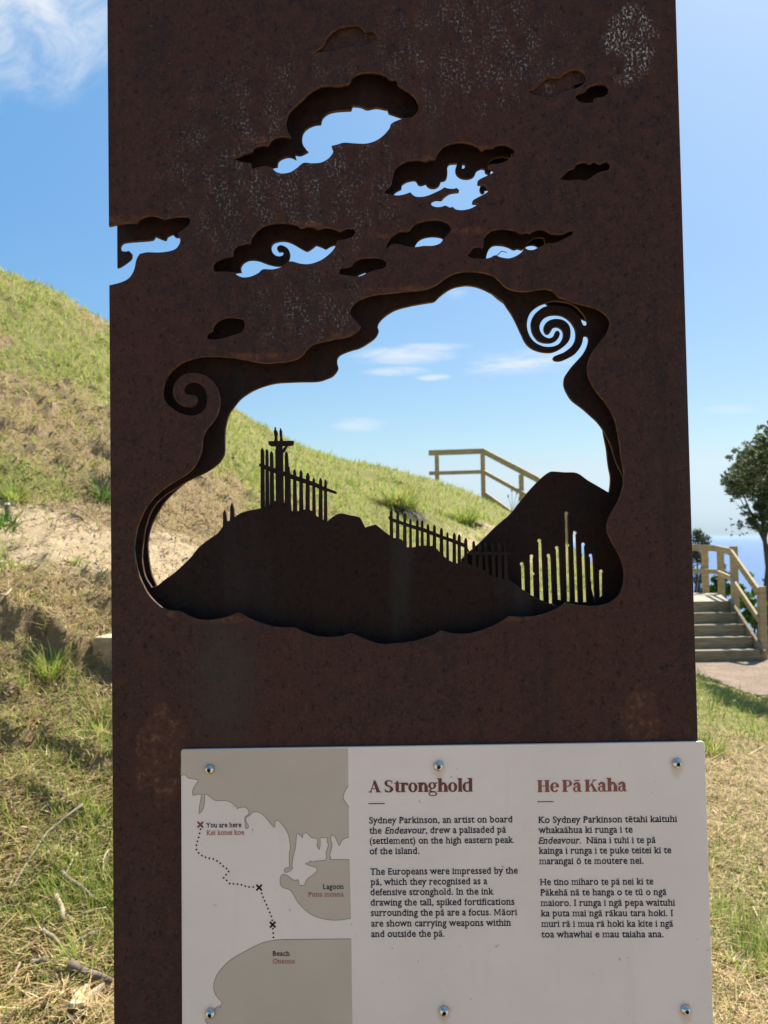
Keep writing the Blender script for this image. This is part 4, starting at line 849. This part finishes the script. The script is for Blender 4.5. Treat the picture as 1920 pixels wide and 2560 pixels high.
# flattened straw
x, y = scatter(170000, 2.2, 19, p=1.5); g, cc, cd = cover(x, y); m = ok_zone(x, y); pr = (.72-.6*g)*(1-.8*cc); x, y = x[m], y[m]; x, y = keep(x, y, pr[m]); n = len(x)
slots.append((x, y, rng.uniform(.035, .10, n)*(1+1.3*(rng.random(n) < .13)), wid(y, rng.uniform(.002, .0055, n)), rng.uniform(0, 6.28, n), rng.uniform(1.15, 1.55, n), rng.uniform(-.1, .45, n), tint(n, STRAWS), rng.uniform(.0, .035, n)))
# brown leaf litter
x, y = scatter(30000, 2.2, 10, p=1.6); m = ok_zone(x, y); x, y = keep(x[m], y[m], .6); n = len(x)
slots.append((x, y, rng.uniform(.02, .06, n), rng.uniform(.008, .02, n), rng.uniform(0, 6.28, n), rng.uniform(1.1, 1.6, n), rng.uniform(-.4, .6, n), tint(n, [(.20, .13, .07), (.28, .18, .09), (.12, .08, .05), (.40, .30, .2)]), rng.uniform(0, .03, n)))
build_blades('straw_litter', slots, STRAWM)

# ------------------------------------------------------------------ timber steps and rails
TIMB = Mat('weathered_timber', .75, 0, .3)
gn = TIMB.noise(16, 5, .6, sc=(.25, .25, 2.2)); gf = TIMB.noise(90, 3, .6, sc=(.3, .3, 1))
TIMB.color(TIMB.mix(TIMB.ramp(gf, .55, .7, 0, .5), TIMB.mix(TIMB.ramp(gn, .35, .65), (.33, .245, .13), (.45, .345, .195)), (.22, .155, .085))); TIMB.bump(gn, .3, .003); TIMBER = TIMB.m
TIMB2 = Mat('step_timber', .85, 0, .2); gn = TIMB2.noise(14, 5, .6, sc=(.3, 2, 2))
TIMB2.color(TIMB2.mix(TIMB2.ramp(gn, .35, .65), (.19, .15, .09), (.29, .235, .15))); STEPT = TIMB2.m
GRIT = simple('step_gravel', (.36, .30, .235), .95, .3, 60)
def E(x, y, z): return Vector((x, y, z+CAMZ))
st = empty('timber_staircase', E(5.1, 12.8, -1.95), 0, 'weathered timber steps with handrail climbing from the gravel path to a small landing', 'staircase')
def part(mb, name, m, par, bevel=0):
    mb.v = [tuple(Vector(p)-par.location) for p in mb.v]; return mb.build(name, m, par, False, bevel)
XL, XR = 4.35, 5.76
for i in range(5):
    yb, zt = 12.8+.28*i, -1.92+.167*(i+1); d = .28 if i < 4 else .06
    mb = MB(); mb.box(E((XL+XR)/2, yb+.022, zt-.10), ((XR-XL)/2, .022, .10)); part(mb, 'riser', STEPT, st, .004)
    if i < 4:
        mb = MB(); mb.box(E((XL+XR)/2, yb+.044+.118, zt-.045), ((XR-XL)/2-.003, .117, .035)); part(mb, 'tread', GRIT, st)
mb = MB(); pol = [(XL, 13.964), (XR, 13.964), (6.42, 15.95), (4.6, 17.2), (XL, 16.6)]; zt = -1.92+.167*5-.008
v = [E(a, b, zt) for a, b in pol]+[E(a, b, zt-.16) for a, b in pol]; n = len(pol)
mb.add(v, [tuple(range(n)), tuple(reversed(range(n, 2*n)))]+[(i, n+i, n+(i+1) % n, (i+1) % n) for i in range(n)]); part(mb, 'landing', GRIT, st)
mb = MB(); mb.beam(E(XR+.028, 12.80, -1.845), E(XR+.028, 14.0, -1.13), .05, .19); part(mb, 'stringer', STEPT, st, .004)
mb = MB(); mb.beam(E(XL-.03, 12.80, -1.845), E(XL-.03, 14.0, -1.13), .05, .19); part(mb, 'stringer', STEPT, st, .004)
for (x, y, z0, z1) in [(5.875, 12.98, -2.2, -.79), (5.90, 14.02, -2.3, -.17), (6.42, 15.86, -2.9, -.24), (6.26, 16.22, -2.9, -.24), (4.55, 17.0, -2.6, -.2)]:
    mb = MB(); mb.box(E(x, y, (z0+z1)/2), (.052, .052, (z1-z0)/2)); part(mb, 'post', TIMBER, st, .005)
TR = [(4.5, 17.0, -.20), (5.6, 16.5, -.19), (6.33, 15.88, -.225), (5.835, 14.0, -.26), (5.81, 12.95, -.86)]
for off_, nm in ((0, 'top_rail'), (-.45, 'lower_rail')):
    mb = MB()
    for a, b in zip(TR[:-1], TR[1:]): mb.beam(E(a[0], a[1], a[2]+off_), E(b[0], b[1], b[2]+off_), .045, .118 if off_ == 0 else .088)
    part(mb, nm, TIMBER, st, .004)
hr = empty('hilltop_railing', E(2.4, 20, 1.2), 0, 'pale timber railing on the grassy hilltop, level then sloping down to the right', 'railing')
HP = [(1.12, 20.3, 2.16), (2.42, 20.0, 2.15), (3.42, 18.6, 1.36), (4.42, 17.15, .33)]
for (x, y, z) in [(1.32, 20.3, 2.1), (2.42, 20.07, 2.1), (3.17, 19.02, 1.50), (3.95, 17.9, .76)]:
    mb = MB(); zb = gz(x, y)-CAMZ-.4; mb.box(E(x, y, (zb+z)/2), (.05, .05, (z-zb)/2)); part(mb, 'post', TIMBER, hr, .004)
for off_, nm, h_ in ((0, 'top_rail', .13), (-.5, 'lower_rail', .09)):
    mb = MB()
    for a, b in zip(HP[:-1], HP[1:]): mb.beam(E(a[0], a[1]-.075, a[2]+off_), E(b[0], b[1]-.075, b[2]+off_), .045, h_)
    part(mb, nm, TIMBER, hr, .003)
mb = MB(); mb.beam(E(2.42, 19.9, 1.06), E(4.42, 17.05, -.83), .05, .22); part(mb, 'stringer', TIMBER, hr, .003)
# ------------------------------------------------------------------ trees and shrubs
BARK = simple('dark_bark', (.07, .055, .045), .9, .3, 30)
def leaf_cloud(name, clumps, n, size, cols, par, m=LEAF, flatten=.5, seed=1, narrow=.45):
    r = np.random.default_rng(seed); cl_ = np.array(clumps, float); wgt = cl_[:, 3]**2; pick = r.choice(len(cl_), n, p=wgt/wgt.sum())
    d = r.normal(size=(n, 3)); d /= np.linalg.norm(d, axis=1)[:, None]; rad = r.random(n)**.45
    c = cl_[pick, :3]+d*(cl_[pick, 3]*rad)[:, None]*np.array([1, 1, .8])
    a = r.normal(size=(n, 3))+d*.9+np.array([0, 0, .5]); a /= np.linalg.norm(a, axis=1)[:, None]
    b = np.cross(a, r.normal(size=(n, 3))); b /= np.linalg.norm(b, axis=1)[:, None]
    s = size*r.uniform(.6, 1.4, n)[:, None]
    V = np.stack([c-a*s*.5, c+b*s*narrow*.5, c+a*s*.5, c-b*s*narrow*.5], 1).reshape(-1, 3)
    Qd = np.arange(4*n).reshape(n, 4); col = np.array(cols)[(pick*7+r.integers(0, 2, n)) % len(cols)]*(1+r.normal(0, .2, (n, 1)))
    o = np_mesh(name, V-np.array(par.location), Qd, m, par, False, {'tint': np.repeat(np.clip(col, .004, .8), 4, 0)}); return o
def at(px, py, Y): u, t = ut(px, py); return (u*Y, Y, t*Y+CAMZ)
DK = [(.06, .085, .038), (.085, .115, .05), (.04, .06, .028), (.12, .14, .065)]
YT = 19.0
tb = at(1917, 1640, YT); tr = empty('coastal_tree', tb, 0, 'dark evergreen tree with a thin bare trunk beside the timber steps', 'tree')
cl2 = []; rr = random.Random(5)
for (px, py, r) in [(1872, 1140, 34), (1850, 1175, 34), (1905, 1150, 40), (1830, 1158, 18), (1885, 1200, 46), (1850, 1215, 26), (1920, 1215, 60), (1960, 1150, 55), (1985, 1210, 60), (1890, 1255, 36), (1935, 1275, 50), (1990, 1290, 55), (1880, 1295, 26), (1905, 1320, 24), (1958, 1340, 40), (2010, 1250, 50), (1868, 1265, 14), (1848, 1310, 6), (1842, 1317, 6), (1858, 1318, 5)]:
    x, y, z = at(px, py, YT+rr.uniform(-.5, .5)); cl2.append((x, y, z, r/FPX*YT*.95))
leaf_cloud('crown', [(x+rr.gauss(0, .13), y+rr.gauss(0, .2), z+rr.gauss(0, .13), r*rr.uniform(.34, .7)) for x, y, z, r in cl2 for _ in range(7)], 25000, .075, DK, tr, seed=3, narrow=.38)
def limb(pts, r0_, r1): 
    q = [Vector(at(px, py, YT+dy)) for px, py, dy in pts]; n = len(q); return q, [r0_+(r1-r0_)*i/(n-1) for i in range(n)]
mb = MB()
for pts, a_, b_ in [([(1924, 1660, 0), (1922, 1560, 0), (1915, 1480, .05), (1920, 1420, 0), (1912, 1350, 0), (1905, 1290, 0), (1895, 1220, 0)], .085, .035), ([(1914, 1360, 0), (1890, 1310, .1), (1872, 1270, .1), (1855, 1230, .1)], .04, .012), ([(1916, 1400, 0), (1935, 1320, -.1), (1965, 1240, -.1)], .05, .02), ([(1908, 1330, 0), (1875, 1318, .1), (1845, 1315, .1)], .014, .006), ([(1900, 1300, 0), (1860, 1265, .2), (1835, 1215, .2)], .02, .006), ([(1912, 1350, 0), (1925, 1290, .2), (1920, 1200, .2)], .04, .015), ([(1880, 1290, .1), (1850, 1270, 0), (1830, 1240, 0)], .012, .004), ([(1895, 1320, .1), (1870, 1290, 0), (1822, 1245, 0)], .01, .004), ([(1918, 1440, 0), (1908, 1452, -.1), (1905, 1446, -.1)], .02, .012)]:
    q, rd = limb(pts, a_, b_); mb.tube(q, rd, 8)
mb.v = [tuple(Vector(p)-tr.location) for p in mb.v]; mb.build('trunk', BARK, tr, True)
def shrub(label, Y, clumps, n, size, cols, seed, narrow=.45, stems=(), base=None, group=None, nm='coastal_shrub'):
    b = at(*base, Y); s = empty(nm, b, 0, label, 'shrub', group)
    leaf_cloud('foliage', [(*at(px, py, Y+dy), r/FPX*Y) for px, py, r, dy in clumps], n, size, cols, s, seed=seed, narrow=narrow)
    mb = MB()
    for tx, ty in stems: mb.tube([Vector(b), (Vector(b)+Vector(at(tx, ty, Y)))/2+Vector((.05, 0, .1)), Vector(at(tx, ty, Y))], [.03, .02, .008], 6)
    mb.v = [tuple(Vector(p)-s.location) for p in mb.v]; mb.build('stem', BARK, s)
shrub('dark needle-leaved bush behind the top landing of the steps', 18.2, [(1745, 1345, 22, 0), (1760, 1350, 18, .2), (1742, 1330, 12, 0), (1765, 1365, 14, .1), (1740, 1390, 24, .1), (1757, 1400, 16, 0), (1745, 1450, 22, .2), (1725, 1380, 30, .3), (1755, 1480, 20, 0), (1700, 1420, 40, .3)], 3600, .10, [(.05, .075, .04), (.035, .055, .028), (.07, .095, .05)], 12, .18, [(1745, 1340), (1760, 1360), (1720, 1390)], (1730, 1560))
shrub('bright green leafy shrub crowding the handrail near the bottom step', 16.3, [(1868, 1500, 22, 0), (1880, 1535, 20, .1), (1862, 1545, 16, 0), (1890, 1480, 10, 0), (1873, 1440, 8, .2), (1897, 1560, 18, .1), (1910, 1520, 16, .2), (1915, 1580, 18, 0), (1850, 1470, 12, .2), (1855, 1510, 14, .1)], 900, .12, [(.10, .20, .035), (.14, .26, .05), (.06, .13, .025)], 22, .7, [(1868, 1500), (1890, 1520)], (1890, 1640))
shrub('leafy shrub showing between the landing posts', 17.6, [(1800, 1470, 20, 0), (1815, 1440, 16, .1), (1790, 1450, 12, 0), (1822, 1475, 18, 0), (1808, 1415, 7, .1), (1780, 1475, 14, .2), (1803, 1400, 4, 0)], 700, .11, [(.08, .17, .03), (.12, .22, .045), (.05, .10, .02)], 32, .7, [(1800, 1470), (1815, 1450)], (1805, 1540))
shrub('low scrub at the outer foot of the steps', 14.2, [(1925, 1625, 22, 0), (1945, 1600, 30, .1), (1905, 1640, 10, 0), (1960, 1635, 30, -.2)], 700, .09, [(.05, .10, .02), (.10, .16, .04), (.10, .09, .05)], 42, .6, [(1925, 1620)], (1925, 1665))
# an overhanging bush just outside the frame, which shades the path edge
xb, yb = 5.32, 10.4; zb = gz(xb, yb); b_ = empty('coastal_tree', (xb, yb, zb), 0, 'small leaning evergreen tree at the outer edge of the gravel path, nearest the viewer', 'tree')
leaf_cloud('crown', [(xb+dx, yb+dy, zb+dz, r) for dx, dy, dz, r in [(-.1, -.6, 2.9, .40), (-.2, 0, 3.1, .42), (-.25, .5, 2.9, .36), (.2, -.2, 3.3, .45), (.5, .3, 3.0, .45), (.15, -.9, 2.7, .36), (-.3, .9, 2.75, .26), (.5, -.7, 2.5, .4), (-.2, 1.5, 2.7, .26), (-.05, -1.2, 2.6, .34)]], 7000, .09, DK, b_, seed=51, narrow=.45)
mb = MB(); mb.tube([(.5, 0, -.1), (.42, 0, 1.0), (.2, .05, 2.0), (0, 0, 2.9)], [.07, .06, .045, .02], 8); mb.tube([(.35, 0, 1.4), (.1, -.4, 2.2), (0, -.6, 2.8)], [.04, .03, .012], 6); mb.tube([(.3, 0, 1.6), (.1, .4, 2.3), (-.2, .6, 2.8)], [.04, .03, .012], 6); mb.build('trunk', BARK, b_, True)
# tussocks
def tussock(px, py, n, ln, label, cols, dead=0, spread=.10, group=None, lean=(.1, .9), wd=.006):
    x, y, z = hit(px, py); o = empty('grass_tussock', (x, y, z+CAMZ), 0, label, 'grass clump', group)
    a = rng.uniform(0, 6.28, n); r = spread*np.sqrt(rng.random(n)); bx = r*np.cos(a); by = r*np.sin(a)
    bz = ground(x+bx, y+by)-z
    v, f = blades(bx, by, bz-.01, rng.uniform(.5, 1.1, n)*ln, np.full(n, wd*max(1, y/6)), a+rng.normal(0, .5, n), rng.uniform(*lean, n), rng.uniform(.2, 1.2, n))
    np_mesh('blades', v, f, LEAF, o, False, {'tint': np.repeat(tint(n, cols), 8, 0)})
    if dead:
        a = rng.uniform(3.4, 6.0, dead); q_ = rng.uniform(.02, .26, dead); bx, by = q_*np.cos(a), q_*np.sin(a)
        v, f = blades(bx, by, ground(x+bx, y+by)-z+.03, rng.uniform(.5, 1.1, dead)*ln, np.full(dead, wd*1.4), a, rng.uniform(1.3, 2.0, dead), rng.uniform(.5, 1.3, dead))
        np_mesh('dead_skirt', v, f, STRAWM, o, False, {'tint': np.repeat(tint(dead, [(.07, .06, .04), (.15, .13, .08), (.04, .035, .022)]), 8, 0)})
TG = 'grass tussocks on the bank'
tussock(1000, 1275, 420, .5, 'shaggy tussock with a dark dead skirt on the hillside above the palisade cut-out', GREENS[2:]+[(.3, .28, .09)], 700, .2, TG, (.1, .9), .008)
tussock(1160, 1300, 260, .34, 'fresh green tussock on the hillside left of the second cut-out hill', GREENS[:3], 0, .2, TG)
tussock(130, 1690, 200, .20, 'green tussock at the lip of the dark hollow left of the sign', GREENS, 0, .06, TG, (.05, .7), .004)
tussock(35, 1245, 150, .16, 'small bright green tussock at the left edge above the clay patch', GREENS, 0, .08, TG)
tussock(262, 1240, 190, .22, 'dark green tussock against the sign edge', [(.05, .11, .02), (.09, .17, .03)], 0, .13, TG)
tussock(250, 1830, 150, .15, 'yellow-green tussock beside the lower left sign edge', GREENS[2:], 0, .07, TG)
tussock(190, 1410, 60, .10, 'tiny green tuft on the bare pale clay', GREENS, 0, .03, TG)
tussock(1765, 1880, 260, .22, 'lush tussock right beside the panel corner', GREENS[:3], 0, .12, TG)
tussock(1850, 2420, 120, .14, 'thin green tussock low on the right of the panel', GREENS, 0, .07, TG)
tussock(230, 2415, 110, .14, 'dry green tussock among the sticks at lower left', GREENS, 0, .07, TG)
tussock(10, 1310, 130, .16, 'leafy green tuft beside the white-topped peg', [(.08, .17, .03), (.12, .22, .04)], 0, .09, TG, (.1, 1.0), .009)
# dry flower stalk on the brow
x, y, z = hit(1281, 1290); s = empty('flower_stalk', (x, y, z+CAMZ), 0, 'thin dry flower stalk standing on the brow below the railing', 'plant'); mb = MB()
for tx, tz in ((0, .52), (.10, .46), (-.08, .40), (.15, .34)): mb.tube([(0, 0, -.02), (tx*.4, 0, tz*.55), (tx, 0, tz)], [.006, .005, .004], 5); mb.tube([(tx, 0, tz-.01), (tx, 0, tz+.05)], [.018, .012], 6)
mb.build('stem', simple('dry_stalk', (.25, .19, .13), .9), s)

# ------------------------------------------------------------------ wood lying about
CUT = simple('cut_wood_lit', (.62, .46, .25), .7, .15, 30); SIDEW = simple('sawn_side_shaded', (.33, .235, .13), .8, .2, 25)  # block top coloured bright as sunlit, sides brown as in shade
x, y, z = hit(262, 1690); lg = empty('timber_block', (x+.13, y+.10, z+CAMZ), R(-12), 'squared pale timber block half hidden behind the left edge of the sign', 'block')
mb = MB(); mb.box((0, 0, .06), (.20, .10, .14)); mb.build('body', SIDEW, lg, False, .008)
mb = MB(); mb.box((0, 0, .203), (.192, .092, .003)); mb.build('sawn_face_lit', CUT, lg)
x, y, z = hit(18, 1290); pg = empty('marker_peg', (x, y, z+CAMZ), 0, 'small survey peg with a white top near the left edge', 'peg')
mb = MB(); mb.box((0, 0, .02), (.014, .014, .06)); mb.build('shaft', simple('peg_wood', (.12, .09, .06), .8), pg, False, .003)
mb = MB(); mb.box((0, 0, .088), (.0155, .0155, .008)); mb.build('cap', simple('peg_white', (.72, .70, .66), .6), pg, False, .003)
STICK = simple('stick_bark', (.26, .205, .15), .9, .3, 60); STICK2 = simple('dead_branch', (.17, .13, .10), .9, .3, 40); PALE = simple('peeled_stick', (.40, .31, .19), .8, .2, 50)
SG = 'fallen sticks on the bank'
def stick(pts, r, label, m=STICK, knot=True):
    q = [hit(px, py) for px, py in pts]; b = Vector((q[0][0], q[0][1], q[0][2]+CAMZ))
    v = [Vector((a, b2, c_+CAMZ+r*.8+.032))-b for a, b2, c_ in q]; w = []
    for i in range(len(v)-1):
        for t in (0, .5): w.append(v[i].lerp(v[i+1], t)+Vector((random.uniform(-1, 1), random.uniform(-1, 1), random.uniform(0, 1)))*r*.5)
    w.append(v[-1]); rd = [r*(1.1-.5*i/len(w))*random.uniform(.85, 1.15) for i in range(len(w))]
    mb = MB(); mb.tube(w, rd, 7)
    o = mb.build('fallen_stick', m, None, True); o.location = b; tag(o, label, 'stick', SG)
K4 = lambda t: [(float(t.split()[i].split(',')[0])/3.117, 1850+float(t.split()[i].split(',')[1])/3.117) for i in range(len(t.split()))]
stick(K4("650,575 500,690 370,800 270,950 170,1110 80,1260"), .005, 'longest thin stick, running diagonally across the bank at lower left')
stick(K4("480,1135 600,1220 755,1340"), .009, 'grey stick sloping down towards the sign edge')
stick(K4("430,1315 465,1380 490,1500"), .010, 'short pale stick pointing straight down the bank', PALE)
stick(K4("330,1590 420,1630 470,1700"), .009, 'short curved brown stick below the upright pale one')
stick(K4("770,1590 640,1640 540,1705"), .007, 'grey twig rising towards the sign above the dark branch')
stick(K4("530,1890 680,1960 870,2005"), .016, 'thick dark branch touching the sign edge at the bottom left', STICK2)
stick(K4("640,1455 740,1415 830,1392"), .006, 'pale twig lying level near the sign edge', PALE)
stick(K4("240,1830 300,1826 360,1815"), .008, 'stubby grey stick in the dry straw at lower left')
stick(K4("600,960 545,1060 510,1150"), .004, 'straw-coloured twig standing above the grey stick', PALE)
stick(K4("850,930 800,1020 805,1100 830,1180"), .004, 'thin bowed twig hugging the sign edge', PALE)
stick(K4("150,1855 110,1950 20,2060"), .005, 'bleached straw stem at the bottom left corner', PALE)
stick([(0, 1525), (15, 1505), (28, 1488)], .007, 'white stick leaning in from the left frame edge below the clay', PALE)
stick([(185, 1280), (210, 1295), (232, 1310)], .007, 'pale stick on the clay patch left of the sign', PALE)
stick([(1885, 2290), (1905, 2335), (1925, 2380)], .004, 'dry stalk in the straw at the right frame edge', PALE)
stick([(1150, 1296), (1175, 1310), (1205, 1325)], .03, 'dark root end lying on the hillside seen through the window', STICK2)
def chip(pts, label, m):
    q = [hit(px, py) for px, py in pts]; b = Vector((q[0][0], q[0][1], q[0][2]+CAMZ)); zmax = .05
    tp = [Vector((a, b2, c_+CAMZ+zmax))-b for a, b2, c_ in q]; bt = [p-Vector((0, 0, .014)) for p in tp]; n = len(tp); mb = MB()
    mb.add(tp+bt, [tuple(reversed(range(n))), tuple(range(n, 2*n))]+[(i, (i+1) % n, n+(i+1) % n, n+i) for i in range(n)])
    o = mb.build('wood_chip', m, None); o.location = b; tag(o, label, 'wood chip', 'wood chips at the foot of the bank')
    bm = bmesh.new(); bm.from_mesh(o.data); bmesh.ops.recalc_face_normals(bm, faces=bm.faces[:]); bm.to_mesh(o.data); bm.free()
chip(K4("660,2040 700,2032 640,2120 575,2200 545,2205 590,2110"), 'cream-coloured narrow wood chip at the bottom left', simple('chip_cream', (.66, .54, .33), .8, .15, 60))
chip(K4("800,2030 818,2022 740,2110 660,2195 590,2200 620,2150"), 'broad tan wood chip between the cream chip and the sign', simple('chip_tan', (.50, .38, .24), .8, .15, 60))
chip(K4("560,2085 600,2065 630,2070 590,2105"), 'smallest wood chip, beside the cream one', simple('chip_small', (.60, .47, .28), .8, .15, 60))

# ------------------------------------------------------------------ sea air
hz = MB(); hz.box((0, 0, (-62+CAMZ+10)/2), (31000, 31000, (10+62-CAMZ)/2))
hm = bpy.data.materials.new('sea_air'); hm.use_nodes = True; hn = hm.node_tree; hn.nodes.clear()
ho = hn.nodes.new('ShaderNodeOutputMaterial'); hv = hn.nodes.new('ShaderNodeVolumePrincipled')
hv.inputs['Color'].default_value = (.56, .74, .97, 1); hv.inputs['Density'].default_value = 6.5e-5; hv.inputs['Anisotropy'].default_value = .2
hn.links.new(hv.outputs[0], ho.inputs['Volume'])
tag(hz.build('haze', hm), kind='stuff')
